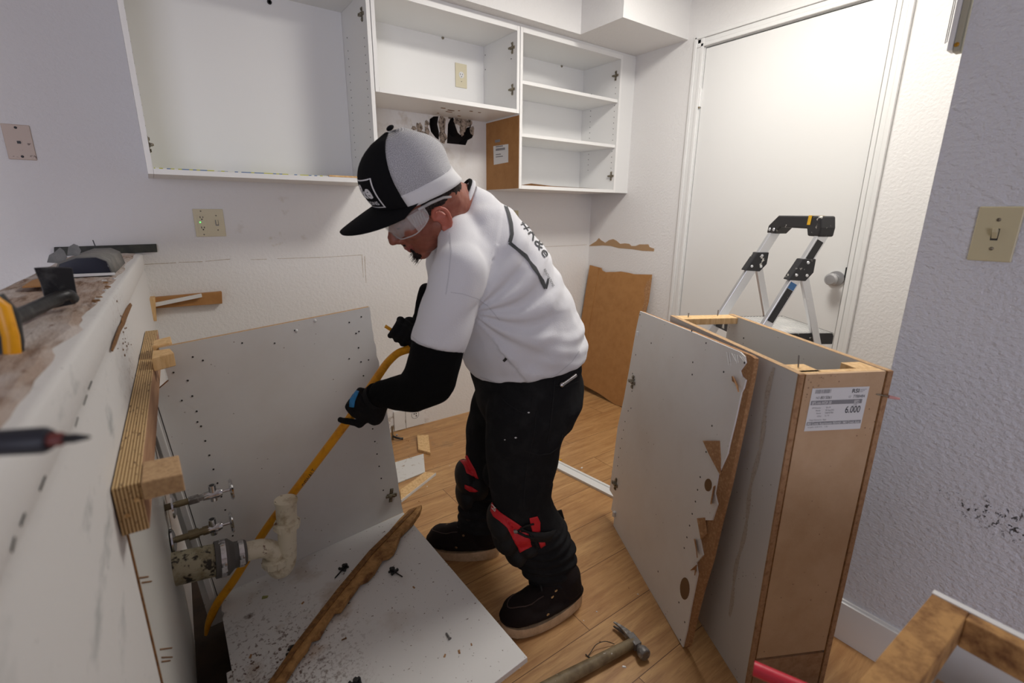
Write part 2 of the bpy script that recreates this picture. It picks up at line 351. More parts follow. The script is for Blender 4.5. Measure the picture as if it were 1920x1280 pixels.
def drape(name, verts2, faces, bvh, mat, parent, off=.0015, step=5., thick=0., keep=None):
    "wrap a flat outline given in photo pixels onto a real surface: each point is moved along its sight line to that surface"
    bm = bmesh.new(); vv = [bm.verts.new((x, y, 0)) for x, y in verts2]
    for f in faces:
        try: bm.faces.new([vv[i] for i in f])
        except ValueError: pass
    bmesh.ops.triangulate(bm, faces=[f for f in bm.faces if len(f.verts) > 4])
    for _ in range(6):
        es = [e for e in bm.edges if e.calc_length() > step]
        if not es: break
        bmesh.ops.subdivide_edges(bm, edges=es, cuts=1); bmesh.ops.triangulate(bm, faces=[f for f in bm.faces if len(f.verts) > 3])
    bad = []
    for v in bm.verts:
        d = ray(v.co.x, v.co.y).normalized(); h = bvh.ray_cast(CAMP, d)
        if h[0] is None: bad.append(v); continue
        n = h[1] if h[1].dot(d) < 0 else -h[1]; v.co = h[0]+n*off
    bmesh.ops.delete(bm, geom=bad, context='VERTS')
    me = bpy.data.meshes.new(name); bm.to_mesh(me); bm.free(); me.materials.append(mat)
    for p in me.polygons: p.use_smooth = True
    o = link(name, me, parent)
    if thick:
        s = o.modifiers.new('solid', 'SOLIDIFY'); s.thickness = thick; s.offset = 0
    return o
def poly_drape(name, pts, bvh, mat, parent, **k): return drape(name, pts, [tuple(range(len(pts)))], bvh, mat, parent, **k)
def stroke(pts, w):
    "outline quads of a line of width w in pixels"
    vs = []; fs = []
    for i, (x, y) in enumerate(pts):
        a = pts[max(i-1, 0)]; b = pts[min(i+1, len(pts)-1)]; dx, dy = b[0]-a[0], b[1]-a[1]; l = math.hypot(dx, dy) or 1
        ww = w[i] if isinstance(w, (list, tuple)) else w
        vs += [(x-dy/l*ww/2, y+dx/l*ww/2), (x+dy/l*ww/2, y-dx/l*ww/2)]
        if i: k = 2*i; fs.append((k-2, k-1, k+1, k))
    return vs, fs
def smooth_path(pts, n=6):
    pts = [V(p) for p in pts]; out = []
    for i in range(len(pts)-1):
        p0, p1, p2, p3 = pts[max(i-1, 0)], pts[i], pts[i+1], pts[min(i+2, len(pts)-1)]
        for k in range(n):
            t = k/n; out.append(.5*((2*p1)+(-p0+p2)*t+(2*p0-5*p1+4*p2-p3)*t*t+(-p0+3*p1-3*p2+p3)*t**3))
    out.append(pts[-1]); return out
# ------------------------------------------------------------------ the setting
YB, XR, XG = 2.465, 2.457, 1.503
def pw(y): return -.055-.028*(YB-y)          # kitchen-side face of the half wall (it runs a little askew)
struct(obj('floor', G().box((-3.2, -3, -.05), (2.62, 2.62, 0)), m_floor))
struct(obj('floor_dark_patch', G().box((-.14, .62, 0), (.44, 2.2, .0015)), M('dark_brown_patch', s2l(62, 46, 34), .85, var=(14, s2l(40, 30, 22), .4, .7))))  # thin dark brown sheet over the floor under the sink cabinet
struct(obj('ceiling', G().box((-3.2, -3, 2.44), (2.62, 2.62, 2.5)), m_ceil))
g = G().box((.01, 2.088, 2.13), (1.945, YB, 2.44)); g.box((1.945, 1.80, 2.13), (XR, YB, 2.44))
struct(obj('ceiling_soffit', g, m_wall))
wb = obj('wall_back', G().box((-3.2, YB, 0), (XR+.1, YB+.12, 2.44)), [m_wall, m_hole]); struct(wb)
def bpt(x, y): return P(x, y, 1, YB)
h1 = [(805.7, 223), (813, 218), (822, 218), (820, 233), (823, 247), (822.7, 262), (816.7, 258), (808, 247), (805, 233)]
h2 = [(846.7, 217), (850, 220), (853, 233), (858, 248), (863, 253), (870, 247), (873, 240), (880, 238), (887, 240), (888.5, 250), (885, 258.5), (876.7, 263), (873, 272), (838, 268.5), (840, 233)]
cut = G()
for h in (h1, h2): cut.prism([bpt(x, y)-V((0, .02, 0)) for x, y in h], (0, .11, 0), 1)
ct = obj('cutter', cut, [m_wall, m_hole]); bo = wb.modifiers.new('b', 'BOOLEAN'); bo.object = ct; bo.operation = 'DIFFERENCE'; bo.solver = 'EXACT'
me = evmesh(wb); wb.modifiers.clear(); wb.data = me; bpy.data.objects.remove(ct)
# torn paper curls and crumbled plaster round the holes
tg = G()
def lump(g, x, y, rx, ry, d=.006, mi=0):
    c = bpt(x, y); n = 11; s = YB*1.2/FPX
    for k in range(2):
        r0 = 1-.4*k
        pts = [c+V((rx*s*r0*math.cos(a)*(1+.25*math.sin(3*a+x)), -d*(k+1)*.5, ry*s*r0*math.sin(a)*(1+.2*math.cos(5*a+y)))) for a in [2*math.pi*i/n for i in range(n)]]
        g.prism(pts, (0, d*.5, 0), mi)
for a in [(829, 236, 6, 18), (830, 258, 7, 9), (858, 226, 7, 7), (868, 233, 9, 12), (866, 248, 4, 6), (880, 231, 5, 6), (885, 245, 4, 7), (800, 231, 4, 4), (800, 246, 4, 8), (786, 240, 5, 8), (776, 240, 4, 3), (792, 250, 6, 3), (843, 218, 4, 4)]:
    lump(tg, *a)
struct(obj('torn_plaster', tg, m_plaster, wb))
# cracked seam and pencil marks left by the old backsplash
sg = G()
for a, b in (((268, 496), (330, 493)), ((335, 492), (380, 491)), ((385, 490), (432, 486)), ((470, 487), (500, 486)), ((520, 485), (600, 483)), ((600, 483), (680, 478)), ((1012, 463), (1060, 461)), ((1060, 461), (1100, 459))):
    p, q = bpt(*a), bpt(*b); sg.prism([p-V((0, .0006, 0)), q-V((0, .0006, 0)), q+V((0, -.0006, .0022)), p+V((0, -.0006, .0016))], (0, .001, 0))
for x0, y0, x1, y1 in ((678, 478, 681, 520), (683, 480, 686, 530)):
    p, q = bpt(x0, y0), bpt(x1, y1); sg.prism([p-V((0, .0006, 0)), p+V((.003, -.0006, 0)), q+V((.0015, -.0006, 0)), q-V((0, .0006, 0))], (0, .001, 0))
struct(obj('wall_seam', sg, M('old_caulk', s2l(165, 148, 125), .8, var=(60, s2l(200, 190, 175), .45, .6)), wb))
# door wall
y0, y1, zt = .862, 1.686, 2.066
g = G().box((XR, y1+.02, 0), (XR+.1, YB, 2.44)); g.box((XR, .38, 0), (XR+.1, y0-.02, 2.44)); g.box((XR, y0-.02, zt+.02), (XR+.1, y1+.02, 2.44))
wr = struct(obj('wall_right', g, m_wall))
tp = [(1104, 461), (1110, 457), (1118, 452), (1123, 446), (1127, 450), (1135, 455), (1142, 450), (1150, 448), (1156, 451), (1163, 457), (1172, 456), (1180, 457), (1184, 461), (1192, 461), (1199, 458), (1216, 458), (1218, 463), (1227, 466), (1226, 471), (1205, 470), (1185, 467), (1160, 465), (1145, 461), (1130, 460), (1115, 461)]
struct(obj('torn_paint_patch', G().prism([P(x, y, 0, XR) for x, y in tp], (-.0012, 0, 0)), m_tan, wr))
struct(obj('wall_front_right', G().box((XG, -3, 0), (XR+.16, .383, 2.44)), m_wall_shade))
# return of that wall in plain white, without the painted shade
struct(obj('wall_front_right_return', G().box((XG+.004, .383, 0), (XR, .3845, 2.44)), m_wall))
struct(obj('wall_rear', G().box((-3.2, -3.1, 0), (-2.7, -3, 2.44)).box((-.7, -3.1, 0), (XG, -3, 2.44)).box((-2.7, -3.1, 2.05), (-.7, -3, 2.44)).box((-2.7, -3.1, 0), (-.7, -3, .12)), m_wall))
struct(obj('wall_far_left', G().box((-3.3, -3.1, 0), (-3.2, 2.6, 2.44)), m_wall))
wf = G()
for a, b in (((-2.7, .12), (-.7, .17)), ((-2.7, 2.0), (-.7, 2.05)), ((-2.7, .12), (-2.64, 2.05)), ((-.76, .12), (-.7, 2.05)), ((-1.73, .12), (-1.67, 2.05))):
    wf.box((a[0], -3.08, a[1]), (b[0], -3.02, b[1]))
struct(obj('window_1', wf, m_white))
# half wall: drywall body, white corner edge, splintered wooden top
ZP = 1.062
ys = [-.9, -.3, .1, .3, .5, .7, .9, 1.1, 1.3, 1.5, 1.7, 1.9, 2.1, 2.3, YB]
g = G(); rs = []
for y in ys:
    f = pw(y); j = noise.noise(V((0, y*4, 3)))
    rs.append([V((f-.215, y, 0)), V((f, y, 0)), V((f, y, .985)), V((f-.004, y, .995)), V((f, y, 1.005)), V((f+.0005, y, ZP-.006)), V((f-.003, y, ZP-.002)), V((f-.008, y, ZP)), V((f-.21, y, ZP)), V((f-.215, y, ZP-.01))])
g.rings(rs); wl = struct(obj('wall_left', g, m_pony, smooth=50))
N = 90; g = G(); rs = []
for i in range(N+1):
    y = -.9+(YB-.0+.9)*i/N; f = pw(y)
    e = f-.014-.012*noise.noise(V((1.3, y*7, 0)))-.008*noise.noise(V((5, y*25, 0)))
    if y > 2.2: e = f-.012
    row = []
    for k in range(13):
        x = e-(e-(f-.214))*k/12; z = ZP+.004+.0035*noise.noise(V((x*40, y*9, 0)))+(.004 if k > 4 else 0)*(noise.noise(V((x*14, y*2.2, 4))) > .1)
        if k in (0, 12): z = ZP-.002
        row.append(V((x, y, z)))
    rs.append(row)
vs = [p for r in rs for p in r]; fs = [(i*13+k, i*13+k+1, (i+1)*13+k+1, (i+1)*13+k) for i in range(N) for k in range(12)]
g.add(vs, fs); struct(obj('splintered_top', g, m_capwood, wl))
# gouge with splinters on the face, and dark dashes of the old worktop line
def fpt(x, y, off=0):       # pixel on the kitchen face of the half wall
    n = V((1, -.028, 0)).normalized(); return PL(x, y, V((pw(YB)+off, YB, 0)), n)
gg = G()
gp = [(243, 568), (246, 572), (236, 596), (232, 608), (224, 622), (216, 645), (209, 659), (208, 656), (214, 636), (222, 612), (227, 605), (228, 594), (236, 578)]
gg.prism([fpt(x, y, .0006) for x, y in gp], (.0022, 0, 0))
for i in range(26):
    x = random.gauss(232, 7); y = random.gauss(632, 26); a = fpt(x, y, .0005); s = random.uniform(.001, .004)
    gg.box(a, a+V((.0015, s*1.5, s)))
struct(obj('gouged_wood', gg, m_stick, wl))
gg = G()
for x, y, dx, dy in ((172, 716, -6, 15), (163, 742, -6, 18), (146, 784, -5, 17), (85, 895, -10, 26), (47, 965, -8, 22), (28, 1010, -6, 26)):
    a, b = fpt(x, y, .0006), fpt(x+dx, y+dy, .0006); gg.prism([a, b, b+V((0, 0, .002)), a+V((0, 0, .002))], (.0006, 0, 0))
struct(obj('caulk_dashes', gg, m_green_d, wl))
# edge where the old side cabinet met the wall: smoother paint beyond a ragged brown line
e0, e1 = fpt(232, 1000), fpt(305, 1280); ye = (e0.y+e1.y)/2
g = G().box((pw(ye)-.002, ye, 0), (pw(ye)+.0025, ye+.007, .86))
struct(obj('ragged_paint_edge', g, m_stick, wl))
g = G().add([(pw(ye+.007)+.001, ye+.007, 0), (pw(1.47)+.001, 1.47, 0), (pw(1.47)+.001, 1.47, .8), (pw(ye+.007)+.001, ye+.007, .8)], [(0, 1, 2, 3)])
struct(obj('smooth_wall_patch', g, M('smooth_sheet_face', (.62, .62, .59), .4), wl))
g = G()
for x, y, l in ((300, 1217, 22), (303, 1232, 20), (303, 1240, 16), (262, 1083, 16), (266, 1092, 18)):
    a = fpt(x, y, .0015); b = fpt(x+l, y-3+random.random()*5, .0015); g.tube([a, b], .0012, 6)
struct(obj('staple_scars', g, m_stick, wl))
# trims
struct(obj('baseboard_right', G().prism([(XG, .384, 0), (XG-.014, .397, 0), (XG-.014, .397, .123), (XG-.004, .388, .130), (XG, .384, .130)], (0, 0, 0.0001)).box((XG-.014, -3, 0), (XG, .397, .124)).box((XG-.007, -3, .124), (XG, .39, .131)), m_white, bevel=.002))
struct(obj('baseboard_back_right', G().box((XR-.012, .40, 0), (XR, .80, .085)), m_white, bevel=.002))
tr = G()
def casing(g, pts, inw):
    "moulded casing made of three stepped strips"
    for w0, w1, d in ((0, .018, .014), (.018, .040, .010), (.040, .058, .017)):
        (ya, za), (yb, zb) = pts; g.box((XR-d, ya+inw[0]*w0, za+inw[1]*w0), (XR, yb+inw[0]*w1, zb+inw[1]*w1))
casing(tr, ((y1+.006, 0), (y1+.006, zt+.058)), (1, 0)); casing(tr, ((y0-.006, 0), (y0-.006, zt+.058)), (-1, 0))
casing(tr, ((y0-.06, zt+.006), (y1+.06, zt+.006)), (0, 1))
struct(obj('trim_1', tr, m_white, bevel=.003))
jb = G().box((XR, y1+.003, 0), (XR+.1, y1+.02, zt+.02)).box((XR, y0-.02, 0), (XR+.1, y0-.003, zt+.02)).box((XR, y0-.02, zt+.003), (XR+.1, y1+.02, zt+.02)).box((XR+.046, y0-.02, 0), (XR+.06, y1+.02, zt+.02), 1)
struct(obj('trim_2', jb, [m_white, m_dark]))  # black sheet behind the door, added to darken the gap and stop light
d = struct(thing('door_1', 'plain white slab door behind the stepladder', 'door', (XR+.004, (y0+y1)/2, 0)))
obj('door_panel', G().box((XR+.004, y0+.001, .006), (XR+.044, y1-.001, zt-.002)), m_white, d, bevel=.002)
kc = P(1568, 522, 0, XR+.004)
k = G().lathe(kc, (-1, 0, 0), [(0, .034), (.008, .034), (.010, .028), (.013, .014), (.030, .012), (.036, .022), (.045, .027), (.058, .027), (.066, .020), (.067, .010)], 28)
obj('door_knob', k, M('satin_chrome', (.5, .5, .51), .3, .85), d, smooth=35)
for z in (1.83, .25):
    hg = G().cyl((XR-.006, y1+.002, z-.045), (XR-.006, y1+.002, z+.045), .006); hg.box((XR-.004, y1-.002, z-.045), (XR+.004, y1+.02, z+.045))
    hg.cyl((XR-.006, y1+.002, z-.052), (XR-.006, y1+.002, z-.045), .0045, mi=1)
    obj('hinge', hg, [m_white, m_brass], d, smooth=40)
obj('strike_gap', G().box((XR-.0035, y0-.004, .955), (XR+.004, y0+.003, 1.01)), m_slot, d)
# ceiling lamp over the kitchen (source of the warm light)
cl = thing('ceiling_lamp', 'square white ceiling lamp above the kitchen floor', 'lamp', (1.62, 1.04, 2.44))
obj('lamp_frame', G().box((1.38, .80, 2.40), (1.86, 1.28, 2.439)), m_white, cl, bevel=.006); obj('diffuser', G().box((1.40, .82, 2.393), (1.84, 1.26, 2.40)), m_lamp, cl)

# ------------------------------------------------------------------ wall cabinets
YF = 2.15
def clip_plate(parent, c, ax_out, up=V((0, 0, 1)), s=1.):
    "cross shaped hinge mounting plate screwed to a cabinet side"
    o = V(ax_out).normalized(); up = V(up).normalized(); w = o.cross(up); c = V(c)
    M4 = Matrix((( w.x*s, up.x*s, o.x*s, c.x), (w.y*s, up.y*s, o.y*s, c.y), (w.z*s, up.z*s, o.z*s, c.z), (0, 0, 0, 1)))
    g = G(M4); g.box((-.006, -.026, 0), (.006, .026, .003)); g.box((-.020, -.006, 0), (.016, .006, .006)); g.box((-.012, -.004, .006), (.022, .004, .012))
    for y in (-.019, .019): g.cyl((0, y, .003), (0, y, .006), .0055, n=10)
    g.cyl((.008, 0, .012), (.008, 0, .015), .004, n=10)
    return obj('hinge_plate', g, m_nickel, parent, bevel=.0007, smooth=30)
def holes(g, c0, step, n, axis, r=.0025, mi=1):
    for i in range(n):
        c = V(c0)+V(step)*i; g.cyl(c, c+V(axis)*.0008, r, n=8, mi=mi)
def wall_cab(name_label, x0, x1, z0, z1, side_r=True):
    t = thing('wall_cabinet', name_label, 'cabinet', ((x0+x1)/2, YB, z0), 'doorless white wall cabinets on the back wall')
    T = .016; e = .0008
    sl = G().box((x0, YF, z0), (x0+T, YB, z1)); sr = G().box((x1-T, YF, z0), (x1, YB, z1))
    bk = G().box((x0+T+e, YB-.010, z0+T+e), (x1-T-e, YB-.004, z1-T-e))
    bt = G().box((x0+T+e, YF, z0), (x1-T-e, YB, z0+T+.002)); tp = G().box((x0+T+e, YF, z1-.022), (x1-T-e, YB, z1))
    return t, sl, sr, bk, bt, tp
ZT = 2.115
t, sl, sr, bk, bt, tp = wall_cab('large doorless white wall cabinet at the left, patterned liner on its floor', .010, .838, 1.352, ZT)
xr = .838-.016
for yy in (2.19, 2.40): holes(sr, (xr, yy, 1.48), (0, 0, .032), 15, (-1, 0, 0))
sr.cyl((xr, 2.40, 1.98), (xr-.001, 2.40, 1.98), .003, n=8, mi=1)
holes(sl, (.026, 2.19, 1.48), (0, 0, .032), 15, (1, 0, 0))
for n_, g_ in (('side_panel', sl), ('side_panel', sr), ('back_panel', bk), ('bottom_panel', bt), ('top_panel', tp)): obj(n_, g_, [m_melaw, m_slot], t)
clip_plate(t, P(679, 27, 0, xr), (-1, 0, 0)); clip_plate(t, (.026, 2.185, 1.45), (1, 0, 0))
p = P(505, 4, 1, YB-.01); obj('cable_grommet', G().lathe(p, (0, -1, 0), [(0, .009), (.004, .009), (.004, .005), (.002, .0045)], 16), m_slot, t, smooth=30)
ln = obj('shelf_liner', G().box((.03, YF+.003, 1.3705), (.70, YF+.30, 1.3735)), m_liner, smooth=None)
tag(ln, 'strip of yellow and blue patterned shelf liner on the large left cabinet floor', 'shelf liner')
ws = G().box((.62, YF+.002, 1.3706), (.815, YF+.04, 1.3775)); tag(obj('thin_wood_sliver', ws, m_pine, bevel=.001), 'thin pale wood sliver on the left cabinet floor behind the cap', 'wood scrap')
t, sl, sr, bk, bt, tp = wall_cab('short doorless white wall cabinet in the middle, with an outlet inside', .842, 1.598, 1.722, ZT)
for zz in (1.75, 1.98, 2.05): sr.cyl((1.582, 2.20, zz), (1.581, 2.20, zz), .003, n=8, mi=1); sr.cyl((1.582, 2.44, zz), (1.581, 2.44, zz), .003, n=8, mi=1)
for n_, g_ in (('side_panel', sl), ('side_panel', sr), ('back_panel', bk), ('bottom_panel', bt), ('top_panel', tp)): obj(n_, g_, [m_melaw, m_slot], t)
for px_ in ((961, 90), (961, 168)): clip_plate(t, P(*px_, 0, 1.582), (-1, 0, 0))
p = P(830, 71, 1, YB-.01); obj('screw_cap', G().lathe(p, (0, -1, 0), [(0, .007), (.004, .007), (.005, .004)], 12), m_nickel, t, smooth=30)
st = None
for i in range(9):
    c = V((1.15+.28*random.random(), 2.22+.2*random.random(), 1.7205)); obj('splinter', G().box(c, c+V((.03*random.random()+.008, .01, .0014))), m_stick, t)

t, sl, sr, bk, bt, tp = wall_cab('doorless white wall cabinet at the right with two shelves', 1.602, 2.345, 1.355, ZT)
xl = 2.345-.016
for yy in (2.18, 2.38): holes(sr, (xl, yy, 1.50), (0, 0, .032), 15, (-1, 0, 0))
sl.box((1.6005, YF+.004, 1.357), (1.602, YB, 1.715), 2)
for n_, g_ in (('side_panel', sl), ('side_panel', sr), ('back_panel', bk), ('bottom_panel', bt), ('top_panel', tp)): obj(n_, g_, [m_melaw, m_slot, m_hard], t)
for z in (1.864, 1.615): obj('shelf', G().box((1.620, YF+.006, z), (xl-.002, YB-.012, z+.016)), m_melaw, t)
for px_ in ((1155, 142), (1146, 330)): clip_plate(t, P(*px_, 0, xl), (-1, 0, 0))
p = P(1053, 124, 1, YB-.01); obj('screw_cap', G().lathe(p, (0, -1, 0), [(0, .007), (.004, .007), (.005, .004)], 12), m_nickel, t, smooth=30)
g = G().prism([(1.622, YF+.03, 1.3735), (1.70, YF+.02, 1.386), (1.85, YF+.03, 1.379), (2.1, YF+.02, 1.3765), (2.31, YF+.03, 1.3735)], (0, .002, 0))
obj('lifted_edge_strip', g, m_stick, t)
obj('filler_strip', G().box((2.345, YF, 1.355), (XR, YF+.018, ZT)), m_white, t, bevel=.001)
# label on the brown side
def lab(parent, org, xa, ya, w, h):
    org, xa, ya = V(org), V(xa), V(ya); n = xa.cross(ya)
    return obj('paper_label', G().prism([org, org+xa*w, org+xa*w+ya*h, org+ya*h], n*.0004), m_label, parent), n
lp = [P(x, y, 0, 1.6003) for x, y in ((925, 274), (953, 270), (953, 304), (926, 309))]
lo = obj('paper_label', G().prism(lp, (-.0004, 0, 0)), m_label, t)
xa = (lp[1]-lp[0]).normalized(); ya = V((0, 0, 1)); o_ = lp[3]+V((-.0008, 0, 0))
g = G()
for u, v, w, h in ((.012, .115, .05, .014), (.02, .09, .07, .006), (.02, .072, .09, .012), (.02, .050, .05, .005), (.02, .038, .07, .005)):
    a = o_+xa*u+ya*v; w = min(w, (lp[1]-lp[0]).length-.03); g.add([a, a+xa*w, a+xa*w+ya*h, a+ya*h], [(0, 1, 2, 3)])
obj('label_print', g, m_inkg, t)
obj('cornice_strip', G().box((.842, YF+.004, 2.1155), (XR-.001, YF+.016, 2.1295)), m_white, t)

# ------------------------------------------------------------------ plates and outlets
def duplex(g, c, xa, ya, n, s=1., mi=1, r=.0155):
    c = V(c)
    g.lathe(c, n, [(0, r*s), (.0015, r*s)], 20, 2)
    for dx, hh in ((-.0065, .008), (.0062, .0065)):
        a = c+xa*dx*s+ya*.003*s; g.prism([a-xa*.0012-ya*hh/2, a+xa*.0012-ya*hh/2, a+xa*.0012+ya*hh/2, a-xa*.0012+ya*hh/2], n*.0022, mi)
    g.cyl(c-ya*.008*s, c-ya*.008*s+n*.0022, .0026, n=10, mi=mi)
def plate(name, label, cat, c, xa, ya, w, h, mat, bev=.002):
    c, xa, ya = V(c), V(xa).normalized(), V(ya).normalized(); n = xa.cross(ya); t = thing(name, label, cat, c)
    p = [c-xa*w/2-ya*h/2, c+xa*w/2-ya*h/2, c+xa*w/2+ya*h/2, c-xa*w/2+ya*h/2]
    obj('cover_plate', G().prism(p, n*.005), mat, t, bevel=bev); return t, c, xa, ya, n
X, Z = V((1, 0, 0)), V((0, 0, 1))
t, c, xa, ya, n = plate('combination_wall_plate', 'wide ivory plate with two outlets, green light and a switch, on the back wall', 'outlet', (.194, YB, 1.180), X, Z, .110, .114, m_ivory)
g = G().box(c+V((-.043, -.0065, -.034)), c+V((-.010, -.0045, .034)), 0); f = V((0, -.0065, 0))
for z in (.021, -.021): duplex(g, c+f+X*-.0265+Z*z, X, Z, n, .8, r=.001)
obj('outlet_insert', g, [m_ivory, m_slot, m_ivory], t, bevel=.0005)
obj('indicator_light', G().cyl(c+f+X*-.034+Z*.003, c+f+X*-.034+Z*.003+n*.002, .0022, n=10), m_green, t)
g = G().box(c+V((.021, -.0058, -.012)), c+V((.033, -.0048, .012)), 1); obj('switch_slot', g, [m_ivory, m_inkg], t)
obj('toggle', G().prism([c+V((.0235, -.0058, -.009)), c+V((.0305, -.0058, -.009)), c+V((.0305, -.0058, .009)), c+V((.0235, -.0058, .009))], (0, -.009, .004)), m_ivory, t, bevel=.0012)
for sx, sz in ((-.0265, .048), (.027, .030), (.027, -.030), (-.0265, -.048)): obj('screw', G().cyl(c+V((sx, -.005, sz)), c+V((sx, -.0062, sz)), .003, n=10), m_nickel, t)
a = P(3, 231, 1, YB); b = P(68, 301, 1, YB)
t, c, xa, ya, n = plate('phone_jack_plate', 'grimy beige phone jack plate at the left edge of the back wall', 'wall plate', ((a.x+b.x)/2, YB, (a.z+b.z)/2), X, Z, .072, .115, m_beige)
obj('jack', G().box(c+V((-.008, -.0062, -.008)), c+V((.008, -.005, .008)), 0).box(c+V((-.005, -.0066, -.005)), c+V((.005, -.0062, .004)), 1), [m_beige, m_slot], t)
for z in (.047, -.047): obj('screw', G().lathe(c+V((0, -.005, z)), (0, -1, 0), [(0, .0042), (.0015, .004), (.0022, .002)], 12), m_iron, t)
a = P(852, 119, 1, YB-.01); b = P(876, 167, 1, YB-.01)
t, c, xa, ya, n = plate('wall_outlet', 'ivory single round outlet inside the middle wall cabinet', 'outlet', ((a.x+b.x)/2, YB-.01, (a.z+b.z)/2+.003), X, Z, .070, .115, m_ivory)
g = G(); duplex(g, c+V((0, -.005, .003)), X, Z, n); g.cyl(c+V((0, -.005, -.028)), c+V((0, -.006, -.028)), .002, n=8, mi=1); obj('receptacle', g, [m_ivory, m_slot, m_label], t)
a = P(772, 784, 1, YB)
t, c, xa, ya, n = plate('low_wall_outlet', 'square white outlet plate low on the back wall under the black sleeve', 'outlet', (1.087, YB, .062), X, Z, .118, .12, m_white)
g = G().tube([c+V((.023*math.sin(a), -.0055, .012+.023*math.cos(a))) for a in [.3+5.2*i/20 for i in range(21)]], .0013, 6, 0)
for q in (-.7, .7, 2.4): g.box(c+V((.010*math.sin(q)-.003, -.0065, .012+.010*math.cos(q)-.004)), c+V((.010*math.sin(q)+.003, -.0055, .012+.010*math.cos(q)+.004)), 1)
obj('receptacle', g, [m_inkg, m_slot], t)
w_ = obj('blank_wall_patch', G().box((.955, YB-.008, .004), (1.022, YB, .125)), m_white, bevel=.002); tag(w_, 'small blank white plate beside the low outlet at the floor', 'wall plate')
a = P(968, 397, 1, YB)
t, c, xa, ya, n = plate('wall_outlet', 'ivory outlet under the right wall cabinet, mostly hidden by the man\'s back', 'outlet', (a.x-.022, YB, a.z-.05), X, Z, .072, .115, m_almond)
g = G(); duplex(g, c+V((0, -.005, .02)), X, Z, n); duplex(g, c+V((0, -.005, -.02)), X, Z, n); obj('receptacle', g, [m_ivory, m_slot, m_label], t)
xa = V((0, -1, 0)); a = P(1866, 442, 0, XG)
t, c, xa, ya, n = plate('light_switch', 'almond toggle light switch on the shaded wall at the right', 'light switch', (XG, a.y, 1.196), xa, Z, .073, .118, m_almond, .003)
obj('switch_slot', G().prism([c+n*.005-xa*.006-ya*.013, c+n*.005+xa*.006-ya*.013, c+n*.005+xa*.006+ya*.012, c+n*.005-xa*.006+ya*.012], n*.0008), m_slot, t)
obj('toggle', G().hexa([c+n*.005+xa*i*.0048+ya*j*.010 for i, j in ((-1, -1), (1, -1), (1, 1), (-1, 1))], [c+n*.017+xa*i*.0042+ya*(j*.0045+.009) for i, j in ((-1, -1), (1, -1), (1, 1), (-1, 1))]), m_almond, t, bevel=.001)
for z in (.031, -.031): obj('screw', G().lathe(c+n*.005+ya*z, n, [(0, .004), (.0012, .0038), (.002, .001)], 12), m_nickel, t)
# dark strip on the wall above the half wall
a, b = P(100, 462, 1, YB), P(294, 471, 1, YB)
g = G(); a1, b1 = P(102, 463, 1, YB), P(293, 457, 1, YB); a2, b2 = P(102, 480, 1, YB), P(295, 472, 1, YB)
g.prism([a1, b1, b2, a2], (0, -.012, 0)); tag(obj('dark_wall_strip', g, m_green_d, bevel=.001), 'blackish green strip fixed to the back wall above the half wall end', 'strip')
# metal channel with a thin rod at the top right
g = G(); t = thing('hanging_channel', 'white metal channel with thin rod and brass screw, upper right corner', 'channel', (1.49, .40, 1.6))
zb = 1.588; g.box((XG+.002, .3905, zb), (XG+.03, .4015, 2.3)); obj('tan_side', g, M('tan_metal_side', s2l(175, 170, 150), .5), t, bevel=.0008)
obj('channel', G().box((XG-.004, .402, zb+.004), (XG+.03, .411, 2.3)), m_white, t, bevel=.0008)
obj('thin_rod', G().tube([(XG-.004, .4135, 2.3), (XG-.004, .4135, zb+.022), (XG-.004, .4165, zb+.020), (XG-.004, .4165, 2.3)], .0009, 8), m_hsteel, t)
obj('brass_screw', G().lathe((XG+.002, .396, zb+.014), (-1, 0, 0), [(0, .0045), (.002, .0045), (.003, .002)], 12), M('brass', s2l(190, 140, 50), .3, .8), t)
# ------------------------------------------------------------------ sink base cabinet being pried loose (tipped back)
def eul(a, b, c): return (Matrix.Rotation(c, 4, 'Z') @ Matrix.Rotation(b, 4, 'Y') @ Matrix.Rotation(a, 4, 'X'))
CM = Matrix.Translation((-.005, 1.472, .121)) @ eul(-.018, -.085, .001)
def cw(x, y, z): return CM @ V((x, y, z))
t = thing('base_cabinet', 'half demolished white sink cabinet with dirty floor panel in front of the man', 'cabinet', CM.translation)
D_, H_, Wd = .593, .771, .743
g = G(CM); ps = [(-.04, -.09), (.50, -.09), (.51, 0), (D_, 0)]
random.seed(3); zz = .02
while zz < H_-.01:
    j = (random.random()*.006 if (.5 < zz < .75 or zz < .1) else .0005); ps.append((D_-j, zz)); zz += .018 if .45 < zz < .75 else .06
ps += [(D_-.002, H_), (.035, H_), (.035, H_-.09), (-.004, H_-.115), (-.03, H_-.13), (-.035, .3)]
g.prism([(x, 0, z) for x, z in ps], (0, .016, 0), 0, 2)
g.prism([(-.004, -.0004, 0), (-.002, -.0004, 0), (-.002, -.0004, .65), (-.004, -.0004, .65)], (0, .0003, 0), 1)
for i in range(13): g.cyl((.535, 0, .12+.048*i), (.535, -.0008, .12+.048*i), .0026, n=8, mi=1)
for i in range(13): g.cyl((.075, 0, .13+.045*i), (.075, -.0008, .13+.045*i), .0026, n=8, mi=1)
for x, z in ((.05, .70), (.10, .73), (.12, .715), (.22, .74), (.30, .72), (.36, .745), (.52, .735), (.56, .745), (.545, .70), (.56, .60), (.50, .62), (.05, .62), (.07, .55)): g.cyl((x, 0, z), (x, -.0008, z), .0024, n=8, mi=1)
obj('side_panel', g, [m_mela, m_slot, m_pb], t)
g = G(CM); g.prism([(.02, 0, 0), (D_, 0, 0), (D_, -Wd, 0), (.0, -Wd-.012, 0), (.0, -.10, 0), (.006, -.085, 0), (.0, -.07, 0), (.004, -.03, 0)], (0, 0, -.016), 0, 0)
